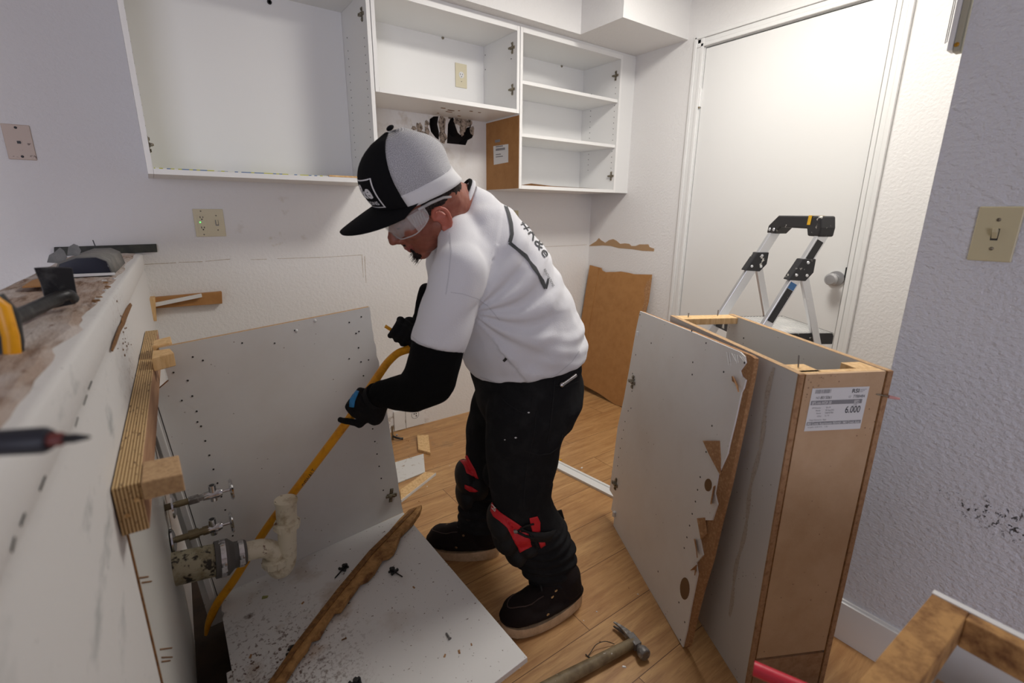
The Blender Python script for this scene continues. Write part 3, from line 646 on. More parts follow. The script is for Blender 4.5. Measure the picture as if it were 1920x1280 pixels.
g.prism([(.0, -.30, -.001), (-.012, -.30, -.001), (-.013, -.34, -.001), (.0, -.345, -.001)], (0, 0, -.014), 0)
obj('floor_panel', g, [m_floorpanel, m_pb], t, bevel=.0015)
g = G(CM); g.box((.45, -.01, -.095), (.466, -Wd+.01, -.017)); obj('toe_kick', g, m_pb, t)
hp = PL(733, 928, cw(0, 0, 0), CM.to_3x3() @ V((0, -1, 0)))
clip_plate(t, hp, CM.to_3x3() @ V((0, -1, 0)), CM.to_3x3() @ V((.25, 0, 1)))
for a in ((591, 601), (556, 620)):
    q = PL(*a, cw(0, 0, 0), CM.to_3x3() @ V((0, -1, 0))); obj('paint_drip', G().ball(q, (.004, .002, .005)), m_white, t, smooth=60)
# nailing strip left behind at the cabinet's back corner
g = G(CM); g.box((-.022, -.028, .02), (-.008, -.002, .60)); tag(obj('back_strip', g, m_mela, bevel=.001), 'narrow white strip standing behind the sink cabinet next to the half wall', 'wood scrap')

# ------------------------------------------------------------------ plywood cleat and blocks on the half wall
ZC = .865
g = G(); ya, yb = .79, 1.86; w = .032
def cl(y, o, z): return V((pw(y)+.0015+o, y, z))
g.hexa([cl(ya, 0, .79), cl(ya, w, .79), cl(yb, w, .79), cl(yb, 0, .79)], [cl(ya, 0, ZC), cl(ya, w, ZC), cl(yb, w, ZC), cl(yb, 0, ZC)])
g.m = [0, 0, 0, 1, 0, 0]
t = thing('plywood_cleat', 'laminated plywood rail screwed along the half wall', 'board', cl(1.3, 0, .79))
obj('rail', g, [m_ply, m_plyface], t, bevel=.0015)
for k, x in enumerate((.010, .024)): obj('nail_tip', G().cyl(cl(ya, x, .82+.02*k), cl(ya-.008, x+.004, .822+.02*k), .0035, .0015, n=8), m_pine, t)
def block(name, label, pts, z, dz, mat, bev=.002, par=None, cat='wood block'):
    pts = [(max(x, pw(y)+.0345), y) for x, y in pts]
    g = G().prism([V((x, y, z)) for x, y in pts], (0, 0, -dz)); o = obj(name, g, mat, par, bevel=bev)
    if par is None: tag(o, label, cat)
    return o
q = [P(x, y, 2, ZC+.002) for x, y in ((252, 869), (335, 852), (342, 888), (256, 907))]
block('particle_board_block', 'particle board block on the near end of the plywood rail', [(v.x, v.y) for v in q], ZC+.002, .028, m_pb)
q = [P(x, y, 2, .893) for x, y in ((278, 656), (318, 648), (326, 661), (279, 672))]
block('wood_block', 'short wooden block on the far end of the plywood rail, front one', [(v.x, min(v.y, 1.462)) for v in q], .893, .034, m_pine)
q = [P(x, y, 2, .893) for x, y in ((281, 643), (320, 634), (323, 645), (280, 654))]
block('split_wood_block', 'split wooden piece behind the front block on the plywood rail', [(v.x, v.y+.005) for v in q], .898, .02, m_pine)
# bracket of scraps high on the back wall
g = G(); a = [P(x, y, 1, YB-.03) for x, y in ((291, 558), (416, 547), (417, 569), (292, 578))]; g.prism(a, (0, .0295, 0))
tag(obj('wall_batten', g, m_hard, bevel=.001), 'brown wooden batten screwed to the back wall beside the half wall', 'wood scrap')
g = G(); a = [P(x, y, 1, YB-.07) for x, y in ((280, 560), (291, 559), (294, 602), (284, 602))]; g.prism(a, (0, .068, 0))
tag(obj('upright_block', g, m_pine, bevel=.001), 'small upright wooden block in the corner of back wall and half wall', 'wood block')
g = G(); a = [P(x, y, 1, YB-.05) for x, y in ((291, 568), (378, 551), (379, 557), (292, 575))]; g.prism(a, (0, .018, 0))
tag(obj('white_edged_strip', g, m_white, bevel=.001), 'white edged strip slanting over the brown batten on the back wall', 'wood scrap')

# ------------------------------------------------------------------ plumbing
def facept(x, y): return fpt(x, y, .001)
t = thing('drain_pipe', 'stained grey drain pipe with rubber coupling and white trap', 'pipe', P(330, 1065, 1, 1.22))
yp = 1.32
A = P(330, 1066, 1, yp); B = P(407, 1048, 1, yp-.005); A.x = max(A.x, pw(yp)+.001)
A = V((pw(yp)-.002, yp+.01, B.z+(B.z-P(370, 1057, 1, yp).z)*-.0)); 
A = PL(334, 1065, V((pw(yp)+.001, yp, 0)), V((1, 0, 0))) if False else V((P(318, 1068, 1, yp).x, yp, 0))
# axis of the pipe through the seen points at y = yp
q1, q2 = P(360, 1059, 1, yp), P(405, 1049, 1, yp); sl_ = (q2.z-q1.z)/(q2.x-q1.x); A.z = q1.z+(A.x-q1.x)*sl_
rp = .041
obj('waste_pipe', G().cyl(A, q2, rp, n=32), m_abs, t, smooth=40)
ax = (q2-A).normalized(); c0 = P(402, 1050, 1, yp); c1 = P(462, 1034, 1, yp); L_ = (c1-c0).length
g = G().lathe(c0, c1-c0, [(0, rp+.003), (.001, rp+.006), (L_*.42, rp+.006), (L_*.6, .034), (L_*.95, .033), (L_, .030), (L_+.001, .02)], 32)
obj('rubber_coupling', g, m_rubber, t, smooth=40)
for f, r in ((.25, rp+.0075), (.82, .0355)):
    c = c0.lerp(c1, f); u = (c1-c0).normalized(); g = G().lathe(c-u*.006, u, [(0, r-.002), (0, r), (.012, r), (.012, r-.002)], 32)
    s = V((0, -1, 0)); g.cyl(c+s*r+V((0, 0, -.012)), c+s*r+V((0, 0, .016)), .005, n=10); g.box(c+s*(r+.002)+V((-.006, -.003, -.008)), c+s*(r-.002)+V((.006, .003, .008)))
    obj('hose_clamp', g, m_chrome, t, smooth=35)
pth = smooth_path([P(462, 1034, 1, yp), P(488, 1028, 1, yp), P(507, 1030, 1, yp), P(517, 1040, 1, yp), P(517, 1052, 1, yp)], 5)
obj('trap_arm', G().tube(pth, .0255, 20), m_pvc, t, smooth=50)
pth = smooth_path([P(517, 1046, 1, yp), P(517, 1058, 1, yp), P(521, 1066, 1, yp-.005), P(530, 1066, 1, yp-.005), P(537, 1055, 1, yp-.005), P(539, 1035, 1, yp-.005), P(538, 985, 1, yp-.005)], 5)
obj('trap_bend', G().tube(pth, .0245, 20), m_pvc, t, smooth=50)
def ringnut(px_, r, h, ridg=True):
    c = P(*px_, 1, yp-.004); g = G().lathe(c-V((0, 0, h/2)), (0, 0, 1), [(0, r*.86), (.002, r), (h-.004, r), (h-.002, r*.93), (h, r*.84)], 28)
    for k in range(8):
        a = math.pi/4*k; d = V((math.cos(a), math.sin(a), 0)); g.cyl(c+d*r-V((0, 0, h*.4)), c+d*r+V((0, 0, h*.3)), .0025, n=6)
    return obj('slip_nut', g, m_pvc, t, smooth=40)
ringnut((517, 1050), .034, .024); ringnut((538, 982), .033, .024)
c = P(538, 980, 1, yp-.004); top = P(536, 936, 1, yp-.004)
g = G().lathe(c, top-c, [(0, .0265), ((top-c).length-.012, .0275), ((top-c).length-.008, .030), ((top-c).length, .030), ((top-c).length+.0005, .0265), ((top-c).length-.03, .0255), ((top-c).length-.031, .001)], 28)
obj('tailpiece', g, m_pvc, t, smooth=40)
def valve(label, ex, ey, yv, s=1., top=False):
    o = P(ex, ey, 1, yv); t = thing('shutoff_valve', label, 'valve', o)
    obj('escutcheon', G().lathe(o, (1, 0, 0), [(0, .032*s), (.004, .031*s), (.008, .020*s), (.010, .008)], 28), m_chrome, t, smooth=40)
    x = V((1, 0, 0))
    obj('supply_stub', G().cyl(V((pw(yv), o.y, o.z)), o+x*.05*s, .008*s, n=14), m_brass, t, smooth=40)
    g = G().lathe(o+x*.035*s, x, [(0, .012*s), (.022*s, .012*s), (.022*s, .009*s), (.030*s, .009*s), (.030*s, .011*s), (.055*s, .011*s)], 6 if not top else 12)
    obj('compression_nut', g, m_hsteel if not top else m_brass, t, smooth=25)
    b = o+x*.088*s
    g = G().lathe(b-x*.02*s, x, [(0, .010*s), (.03*s, .0125*s), (.04*s, .009*s)], 16); g.cyl(b, b+V((0, 0, .026*s)), .009*s, .0085*s, n=14); g.cyl(b, b-V((0, 0, .018*s)), .008*s, n=14)
    g.cyl(b+V((0, 0, .0262*s)), b+V((0, 0, .0266*s)), .006*s, n=12, mi=1)
    obj('valve_body', g, [m_chrome, m_slot], t, smooth=40)
    h = b+x*.022*s
    g = G().cyl(h-x*.006*s, h+x*.016*s, .004*s, n=10); g.lathe(h+x*.014*s, x, [(0, .004), (.001, .024*s), (.005, .028*s), (.009, .025*s), (.010, .004)], 20)
    obj('handle', g, m_chrome, t, smooth=40)
valve('upper chrome shutoff valve on the half wall below the plywood rail', 322, 948, 1.40, 1.05)
valve('lower chrome shutoff valve just above the stained drain pipe', 322, 1014, 1.375, 1.05, True)

# ------------------------------------------------------------------ narrow base cabinet standing at the right
NL, dirL, dirW = V((1.094, .435, 0)), V((.470, .883, 0)).normalized(), V((.883, -.470, 0)).normalized()
LB, WB, HB = .625, .232, .897
def bx(l, w, z): return NL+dirL*l+dirW*w+V((0, 0, z))
BM = Matrix(((dirL.x, dirW.x, 0, NL.x), (dirL.y, dirW.y, 0, NL.y), (0, 0, 1, 0), (0, 0, 0, 1)))
t = thing('base_cabinet', 'narrow standing base cabinet with particle board end and paper label, at the right', 'cabinet', bx(.3, .1, 0))
T = .016
m_side = M('scuffed_melamine', (.62, .615, .60), .42, spots=[('n', 9, .62, .78, s2l(200, 190, 150), None, ((1.16, .57, .62), .03, .14)), ('v', 60, .05, .12, s2l(90, 70, 55))])
obj('side_panel', G(BM).box((.006, 0, 0), (LB, T, HB), 0), m_side, t, bevel=.0006)
obj('side_panel', G(BM).box((.006, WB-T, 0), (LB, WB, HB), 0), m_side, t, bevel=.0006)
def edge(a, b): return G(BM).box(a, b)
obj('panel_edge_strip', edge((.004, -.0003, HB), (LB, T, HB+.0008)), m_pb, t); obj('panel_edge_strip', edge((.004, WB-T, HB), (LB, WB, HB+.0008)), m_pb, t)
for i in range(3):
    a, b = ((.0, 0), (.0065, 0))[0], .0
m_edge = M('brown_panel_edge', s2l(172, 134, 98), .85, var=(90, s2l(138, 100, 68), .45, .7), bump=(120, .8, 3))
obj('panel_edge_strip', edge((.001, .0, 0), (.006, T-.0025, HB)), m_edge, t); obj('panel_edge_strip', edge((.0, T-.002, 0), (.003, T, HB)), m_stick, t); obj('panel_edge_strip', edge((.0, WB-T+.0025, 0), (.006, WB, HB)), m_edge, t); obj('panel_edge_strip', edge((.001, WB-T, 0), (.004, WB-T+.002, HB)), m_stick, t)
m_end = M('smooth_hardboard_end', s2l(200, 168, 134), .75, var=(9, s2l(188, 154, 118), .35, .7), bump=(200, .25, 3), spots=[('v', 55, .05, .11, s2l(95, 66, 45)), ('v', 120, .1, .3, s2l(105, 75, 50), None, (tuple(bx(0, .02, .88)), .02, .09))])
obj('end_panel', G(BM).box((.002, T+.0005, .112), (.012, WB-T-.0005, HB-.001)), m_end, t, bevel=.0005)
m_pb2 = M('dusty_particle_board', s2l(172, 138, 106), .8, var=(50, s2l(150, 112, 78), .4, .7), bump=(120, .6, 3))
obj('end_kick_panel', G(BM).prism([(.002, T+.0005, 0.0), (.002, WB-T-.0005, 0.0), (.002, WB-T-.0005, .104), (.002, T+.0005, .104)], (.010, 0, 0)), m_pb2, t)
obj('bottom_panel', G(BM).box((.014, T, .10), (LB-.01, WB-T, .116)), m_mela, t)
for l0, l1, w0, w1 in ((.012, .030, T, WB-T), (.018, .075, T, T+.052), (.03, .075, WB-T-.05, WB-T)):
    obj('corner_brace', G(BM).box((l0, w0, HB-.014-.004*random.random()), (l1, w1, HB-.001)), m_pine, t, bevel=.001)
br = G(BM).box((LB-.055, T, HB-.022), (LB, WB-T, HB-.001)); obj('top_stretcher', br, m_pine, t, bevel=.0015)
for i in range(8): obj('shelf_hole', G(BM).cyl((LB-.10, WB-T-.0008, HB-.06-.032*i), (LB-.10, WB-T+.001, HB-.06-.032*i), .003, n=8), m_slot, t)
sg = G(BM)
random.seed(5)
for i in range(60):
    z = HB-.01-i*(HB-.16)/60; c = .082+.005*math.sin(i*.3)+(HB-z)*.035; w_ = .0045+.004*abs(math.sin(i*.37)); sg.add([(c-w_, -.0006, z), (c+w_, -.0006, z), (c+w_*.9+.001, -.0006, z-.0126), (c-w_*.9+.001, -.0006, z-.0126)], [(0, 1, 2, 3)])
obj('dried_glue_streak', sg, M('dried_glue', s2l(192, 184, 174), .9, var=(150, s2l(158, 146, 132), .5, .7)), t)
def nail(parent, base, d, l, r=.0016, mat=None, head=True, name='nail'):
    b = V(base); d = V(d).normalized(); g = G().cyl(b, b+d*l, r, n=8)
    if head: g.cyl(b+d*l, b+d*(l+.0015), r*2.2, n=10)
    return obj(name, g, mat or m_hsteel, parent)
nail(t, bx(.05, .035, HB), (0, .1, 1), .028, head=False); nail(t, bx(LB-.03, .05, HB), (0, 0, 1), .012); nail(t, bx(LB-.02, WB-.07, HB), (0, 0, 1), .02, head=False)
UZ0 = V((0, 0, 1))
nail(t, bx(.002, WB-.030, HB-.055), -dirL*.5+dirW*.85-UZ0*.10, .034, .0016, m_nickel, False); obj('pink_wall_plug', G().cyl(bx(.002, WB-.030, HB-.055)+(-dirL*.5+dirW*.85-UZ0*.10).normalized()*.024, bx(.002, WB-.030, HB-.055)+(-dirL*.5+dirW*.85-UZ0*.10).normalized()*.045, .0042, .0025, n=10), M('pink_plastic', s2l(205, 150, 145), .5), t)
# label
nE = -dirL; xaL = dirW; yaL = V((0, 0, 1)); pE = bx(.002, 0, 0)
LQ = [PL(x, y, pE, nE) for x, y in ((1523, 728), (1630, 724), (1612, 803), (1507, 808))]
LQ = [p+nE*.0006 for p in LQ]
lo = obj('paper_label', G().prism(LQ, nE*.0003), m_label, t)
def lpt(u, v):
    "u right, v down inside the label"
    a = LQ[0].lerp(LQ[1], u); b = LQ[3].lerp(LQ[2], u); return a.lerp(b, v)+nE*.0006
def ltxt(s, u, v, hgt, m=m_ink, cond=.8, bold=0., wd=None):
    vs, fs = text_mesh(s, 1, cond, bold); mx = max(x for x, y in vs); lw = (LQ[1]-LQ[0]).length; lh = (LQ[3]-LQ[0]).length
    sc = hgt/.72; sx = sc*lh/lw
    if wd: sx = wd/mx
    g = G(); g.add([lpt(u+x*sx, v-y*sc) for x, y in vs], fs); return obj('label_text', g, m, lo)
def lbar(u0, v0, u1, v1, m=m_ink, k=1.):
    g = G(); off = nE*-.0002*k; g.add([lpt(u0, v0)+off, lpt(u1, v0)+off, lpt(u1, v1)+off, lpt(u0, v1)+off], [(0, 1, 2, 3)]); return g
g = G(); u = .06
random.seed(9)
while u < .33:
    w_ = random.choice((.005, .008, .012)); a = lbar(u, .03, u+w_, .12); g.add(a.v, a.f); u += w_+random.choice((.004, .007))
obj('barcode', g, m_inkg, lo)
ltxt('RSI', .70, .13, .09, bold=.02, wd=.13)
for i in range(3): obj('label_text', lbar(.845, .055+.028*i, .96-.03*i, .065+.028*i), m_inkg, lo)
ltxt('NO', .09, .245, .055, m_inkg); ltxt('8015061', .17, .25, .07, wd=.19); ltxt('GF', .66, .245, .05, m_inkg); ltxt('7788484', .74, .25, .07, wd=.21)
obj('label_band', lbar(.02, .285, .92, .385), m_inkg, lo)
ltxt('BFS-AA-WDF-30', .04, .372, .07, m_label, bold=.01, wd=.34); ltxt('BFD', .78, .372, .07, m_label, bold=.01, wd=.09)
for i, (a_, b_) in enumerate((('BFS Dimension', '30 x 24'), ('Model', 'MX Raised/HG'), ('Finish', 'THERMO/TRIM'), ('Qty', '1/1'))):
    ltxt(a_, .06+.05*(i > 0)+.02*i, .47+.065*i, .035, m_inkg, wd=.15 if i == 0 else .08); ltxt(b_, .30, .47+.065*i, .04, m_inkg, wd=.08+.07*(i in (1, 2)))
ltxt('6.000', .65, .60, .165, bold=.012, wd=.27); ltxt('LINE', .78, .43, .04, m_inkg)
ltxt('Hinge Orientation  Right', .05, .755, .035, m_inkg, wd=.3)
obj('label_band', lbar(.02, .785, .98, .865), m_inkg, lo)
ltxt('Mill Creek Apartments REHAB / Mill Creek Apts', .03, .855, .06, m_label, bold=.012, wd=.93); ltxt('Installer 4:30 P.M.   1/30', .05, .925, .035, m_inkg, wd=.35)

# ------------------------------------------------------------------ torn white panel leaning on it
b0, b1 = V((1.078, .616, 0)), V((1.343, 1.13, 0))
tN, tF = V((1.149, .580, .905)), V((1.372, 1.104, .905))
u = (b1-b0).normalized(); up = ((tN+tF)/2-(b0+b1)/2).normalized(); nP = u.cross(up).normalized()
if nP.dot(V((-1, .5, 0))) < 0: nP = -nP
pO = b0
def pp(x, y): return PL(x, y, pO, nP)
outl = [(1280, 1213), (1215, 1100), (1150, 985), (1152, 965), (1146, 955), (1150, 930), (1143, 918), (1148, 880), (1158, 800), (1170, 745), (1180, 690), (1192, 620), (1200, 583),
        (1300, 623), (1388, 660), (1396, 668), (1398, 680), (1387, 695), (1390, 705), (1398, 712), (1394, 728), (1390, 735), (1378, 790), (1368, 830), (1364, 850), (1346, 890), (1340, 925), (1345, 945), (1335, 975), (1318, 975), (1324, 1000), (1312, 1010), (1318, 1040), (1305, 1055), (1308, 1075), (1295, 1140), (1288, 1180)]
t = thing('torn_cabinet_panel', 'torn white panel with ragged right edge leaning against the standing cabinet', 'panel', b0)
g = G(); g.prism([pp(x, y) for x, y in outl], -nP*.004, 0, 0)
obj('melamine_face', g, m_mela, t)
full = [b0, b1, b1.lerp(tF, .03), tF, tN+u*.0, b0.lerp(tN, .02)]
# core: straight cut at the right side, top edge raw
core = [(1281, 1214), (1151, 986), (1153, 955), (1160, 800), (1201, 584), (1300, 623), (1404, 666), (1412, 672), (1408, 700), (1396, 760), (1380, 835), (1365, 905), (1345, 985), (1330, 1050), (1312, 1110), (1298, 1165), (1288, 1210)]
g = G(); g.prism([pp(x, y)-nP*.0042 for x, y in core], -nP*.0115); obj('particle_core', g, m_pbtorn, t)
g = G()
for tri in (((1350, 826), (1325, 826), (1336, 850), (1351, 890), (1352, 860)), ((1373, 705), (1382, 706), (1392, 735), (1384, 722), (1374, 714)), ((1322, 970), (1314, 971), (1321, 1010), (1326, 1000)), ((1302, 1010), (1310, 1011), (1314, 1045), (1306, 1030)), ((1295, 1069), (1313, 1058), (1309, 1078), (1304, 1068)), ((1341, 910), (1345, 912), (1340, 945), (1333, 943))):
    a = [pp(x, y)+nP*(.002+.010*(i in (1, 2))) for i, (x, y) in enumerate(tri)]; g = G().prism(a, -nP*.003); obj('torn_flake', g, m_pbtorn, t)
for x, y, rx, ry in ((1328, 909, 7, 12), (1284, 1103, 9, 21)):
    c = pp(x, y); s = (pp(x+1, y)-c).length, (pp(x, y+1)-c).length
    ux = (pp(x+1, y)-c).normalized(); uy = (pp(x, y+1)-c).normalized()
    g = G().prism([c+nP*.0006+ux*s[0]*rx*math.cos(a)+uy*s[1]*ry*math.sin(a) for a in [2*math.pi*i/20 for i in range(20)]], -nP*.0004)
    obj('drilled_hole', g, m_hole if False else M('hole_shade', s2l(120, 90, 58), .9), t)
g = G()
for x, y in [(1200, 590), (1196, 625), (1192, 665), (1186, 700), (1190, 712), (1185, 733), (1183, 765), (1178, 770), (1172, 790), (1169, 806), (1166, 822), (1163, 840), (1160, 857), (1158, 873), (1155, 900), (1357, 697), (1396, 680), (1299, 679), (1335, 798), (1324, 847), (1313, 894), (1308, 918), (1304, 940), (1298, 963), (1293, 985), (1288, 1007), (1283, 1027), (1234, 1071), (1273, 1129), (1284, 1166), (1276, 1199), (1324, 643), (1297, 620), (1221, 643), (1298, 702)]:
    c = pp(x, y); g.cyl(c-nP*.001, c+nP*.0005, .0028, n=8)
obj('peg_holes', g, m_slot, t)['kind'] = 'stuff'
clip_plate(t, pp(1187, 716), nP, up); clip_plate(t, pp(1155, 907), nP, up)
g = G().box(pp(1196, 624)-V((.006, .006, .010)), pp(1196, 624)+V((.003, .003, .006))); obj('shelf_clip', g, m_white, t, bevel=.001)
g = G().box(pp(1153, 962)-V((.012, .008, .011)), pp(1153, 962)+V((.002, .004, .011))); obj('shelf_clip', g, m_white, t, bevel=.002)
for i in range(7):
    x = 1364+i*5; a = pp(x, 660+i*1.5); b = pp(x+3+random.random()*6, 676+random.random()*10)+nP*.004; obj('frayed_foil', G().prism([a+nP*.001, a+nP*.001+u*.004, b], nP*.0006), m_white, t)

# ------------------------------------------------------------------ stepladder by the door
A0 = V((2.1, 1.02, 1.17)); ef = V((.85, -.53, 0)).normalized(); gr = V((-.53, -.85, 0)).normalized(); WL = .285
t = thing('step_stool_ladder', 'aluminium stepladder with paint spattered black top handle by the door', 'stepladder', V((1.85, 1.05, 0)))
def rail(g, a, b, w, d, wd, mi=0):
    "hollow looking channel: box swept from a to b, w across, d deep"
    a, b = V(a), V(b); s = V(wd).normalized(); n = (b-a).cross(s).normalized()
    q = lambda p: [p-s*w/2-n*d/2, p+s*w/2-n*d/2, p+s*w/2+n*d/2, p-s*w/2+n*d/2]
    return g.hexa(q(a), q(b), mi)
fl = .035
for sgn in (0, 1):
    top = A0+gr*(WL*sgn); foot = top-ef*.585-V((0, 0, 1.155))+gr*(fl if sgn else -fl)
    obj('front_rail', rail(G(), foot, top, .020, .038, gr), m_alu, t, bevel=.002)
    obj('foot_pad', rail(G(), foot-V((0, 0, .012)), foot+V((0, 0, .03)), .030, .055, gr), m_blkpl, t, bevel=.004)
    kn = top.lerp(foot, .105); rf = V((kn.x, kn.y, 0))+ef*.36+gr*(fl if sgn else -fl)+V((0, 0, .01))
    obj('rear_leg', rail(G(), rf, kn, .018, .027, gr), m_alu, t, bevel=.002)
    obj('foot_pad', rail(G(), rf-V((0, 0, .008)), rf+V((0, 0, .03)), .028, .045, gr), m_blkpl, t, bevel=.004)
    ax_ = (top-foot).normalized(); c = kn; s_ = gr; n_ = ef
    g = G(); pts = [c+ax_*.035-n_*.030, c+ax_*.035+n_*.022, c-ax_*.02+n_*.045, c-ax_*.055+n_*.035, c-ax_*.050-n_*.034]
    g.prism([p-s_*.017 for p in pts], s_*.034); br_ = obj('hinge_bracket', g, m_blkpl, t, bevel=.003)
    for du, dn in ((.02, .0), (-.03, -.015), (-.032, .026)): 
        cc = c+ax_*du+n_*dn
        for e_ in (1, -1): obj('rivet', G().lathe(cc+s_*.017*e_, s_*e_, [(0, .006), (.002, .005), (.003, .002)], 10), m_alu, br_, smooth=40)
# top handle
hc0, hc1 = A0, A0+gr*WL; z1, z0 = .060, -.012
g = G()
prof = [hc0-gr*.020+V((0, 0, z0))+ef*.0, hc0-gr*.014+V((0, 0, .020)), hc0+gr*.045+V((0, 0, z1)), hc1+gr*.012+V((0, 0, z1)), hc1+gr*.022+V((0, 0, .02)), hc1+gr*.018+V((0, 0, z0)), hc1-gr*.045+V((0, 0, z0)), hc1-gr*.055+V((0, 0, .014)), hc0+gr*.07+V((0, 0, .014)), hc0+gr*.035+V((0, 0, z0))]
g.prism([p-ef*.028+V((0, 0, 0)) for p in prof], ef*.056)
hd = obj('top_handle', g, m_blkpl, t, bevel=.006, seg=3)
g = G(); c = hc0.lerp(hc1, .84); tp_ = [c-gr*.009+V((0, 0, .028)), c+gr*.009+V((0, 0, .028)), c+gr*.012+V((0, 0, z1+.001)), c-gr*.006+V((0, 0, z1+.001))]
g.prism([p-ef*.0285 for p in tp_], -ef*.001); g.prism([tp_[3]-ef*.029, tp_[2]-ef*.029, tp_[2]+ef*.02, tp_[3]+ef*.02], V((0, 0, .0008))); obj('yellow_tape', g, m_yellow2, hd)
for f in (.0, .10):
    cc = hc0.lerp(hc1, f-.0)+V((0, 0, .004)); obj('rivet', G().lathe(cc-ef*.028, -ef, [(0, .007), (.002, .006), (.003, .002)], 10), m_alu, hd, smooth=40)
# stickers on the right rail
top = A0+gr*WL; foot = top-ef*.585-V((0, 0, 1.155))+gr*fl; ra = (foot-top).normalized(); fn = ra.cross(gr).normalized()
if fn.dot(ef) > 0: fn = -fn
sn = -ef
outn = gr
# visible inner side of the rail faces the camera (towards -ef / inward)
def stick(d0, d1, mat, w=.026, off=.0):
    a = top+ra*d0; b = top+ra*d1; q = []
    sd = (ra.cross(gr)).normalized()
    base = gr*.0105
    g = G(); g.prism([a+base-sd*w/2, a+base+sd*w/2, b+base+sd*w/2, b+base-sd*w/2], gr*.0006); obj('sticker', g, mat, t)
stick(.03, .105, m_slot); stick(.20, .225, M('blue_sticker', s2l(60, 110, 160), .5)); stick(.226, .36, m_blkpl); stick(.365, .385, m_label); stick(.388, .44, m_slot)
# platform and lower step
def ladder_pt(u_, v_, z): p = V((A0.x, A0.y, 0))+ef*u_+gr*v_; return V((p.x, p.y, z))
zs = .80; u0, u1, v0, v1 = -.205, .10, -.012, WL+.012
g = G(); g.prism([ladder_pt(u0, v0, zs), ladder_pt(u1, v0, zs), ladder_pt(u1, v1, zs), ladder_pt(u0, v1, zs)], V((0, 0, -.006)), 0)
n_r = 22
for i in range(n_r):
    uu = u0+.006+(u1-u0-.012)*i/(n_r-1); g.prism([ladder_pt(uu-.002, v0+.005, zs), ladder_pt(uu+.002, v0+.005, zs), ladder_pt(uu+.002, v1-.005, zs), ladder_pt(uu-.002, v1-.005, zs)], V((0, 0, .0018)), 0)
pf = obj('platform', g, M('dusty_ribbed_aluminium', (.66, .66, .65), .5, .5, spots=[('n', 12, .5, .7, (.8, .79, .77))]), t)
g = G()
for (a0, b0_, a1, b1_) in ((u0, v0, u1, v0), (u1, v0, u1, v1), (u1, v1, u0, v1), (u0, v1, u0, v0)):
    p, q = ladder_pt(a0, b0_, zs), ladder_pt(a1, b1_, zs); rail(g, p-V((0, 0, .020)), q-V((0, 0, .020)), .006, .042, (q-p).cross(V((0, 0, 1))))
obj('platform_rim', g, m_blkpl, pf)
zs2 = .40; c = -.4
g = G().prism([ladder_pt(c-.10, -.02, zs2), ladder_pt(c+.04, -.02, zs2), ladder_pt(c+.04, WL+.02, zs2), ladder_pt(c-.10, WL+.02, zs2)], V((0, 0, -.03))); obj('lower_step', g, m_alu, t, bevel=.003)

# ------------------------------------------------------------------ hardboard sheet in the corner
g = G(); kB = [(2.330, 2.43, .055), (2.325, 2.16, .03), (2.32, 2.01, .002), (2.325, 1.90, .01)]
tz = .872
top_pts = [(2.452, 2.44, tz+.006), (2.452, 2.33, tz-.004), (2.452, 2.315, tz-.02), (2.452, 2.28, tz-.028), (2.452, 2.24, tz-.022), (2.452, 2.20, tz-.018), (2.452, 2.15, tz-.010), (2.452, 2.08, tz-.012), (2.452, 2.04, tz-.016), (2.452, 1.90, tz-.004)]
right = [(2.45, 1.895, .80), (2.44, 1.89, .70), (2.425, 1.90, .62), (2.41, 1.905, .5)]
poly = kB+right[::-1]+top_pts[::-1]
def onpl(p):
    z = p[2]; return V((2.3195+(2.4515-2.3195)*z/tz, p[1], z))
t = thing('hardboard_sheet', 'brown hardboard sheet with torn top leaning in the far corner', 'board', (2.35, 2.2, 0))
obj('sheet', G().prism([onpl(p) for p in poly], (-.005, 0, .0007)), m_hard, t)
sp_ = [(2.3, 2.435, .06), (2.3, 2.355, .05), (2.3, 2.345, tz-.006), (2.3, 2.436, tz+.004)]
obj('folded_strip', G().prism([onpl(p)+V((-.0055, 0, 0)) for p in sp_], (-.0035, 0, .0005)), m_hard, t)
obj('crumbled_edge', G().prism([onpl(p)+V((-.0055, 0, 0)) for p in ((0, 1.893, tz-.02), (0, 1.925, tz-.05), (0, 1.935, tz-.10), (0, 1.918, tz-.16), (0, 1.925, tz-.24), (0, 1.90, tz-.26), (0, 1.893, tz-.15))], (-.002, 0, 0)), m_pbtorn, t)
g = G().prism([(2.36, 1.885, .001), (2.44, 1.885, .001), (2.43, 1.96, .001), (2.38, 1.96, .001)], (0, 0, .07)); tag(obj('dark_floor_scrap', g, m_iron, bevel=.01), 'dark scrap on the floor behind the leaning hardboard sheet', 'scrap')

# ------------------------------------------------------------------ loose things on the floor
def fl_(x, y, z=0): return P(x, y, 2, z)
t = thing('white_trim_piece', 'length of white door trim lying on the oak floor', 'trim', fl_(1094, 900))
a, b = fl_(1030, 858), fl_(1165, 925); d = (b-a).normalized(); s = V((-d.y, d.x, 0)); a -= d*.25; b += d*.02
if s.y < 0: s = -s
s = -s
obj('moulding', G().prism([a, a+s*.062, a+s*.062+V((0, 0, .012)), a+s*.030+V((0, 0, .014)), a+s*.028+V((0, 0, .009)), a+s*.018+V((0, 0, .010)), a+s*.016+V((0, 0, .015)), a+s*.0+V((0, 0, .012))], b-a), m_white, t, bevel=.001)
g = G().prism([fl_(782, 815, .016), fl_(803, 815, .016), fl_(807, 848, .016), fl_(784, 842, .016)], (0, 0, -.015)); tag(obj('small_wood_block', g, m_pine, bevel=.001), 'small pale wood block on the floor in front of the low outlet', 'wood block')
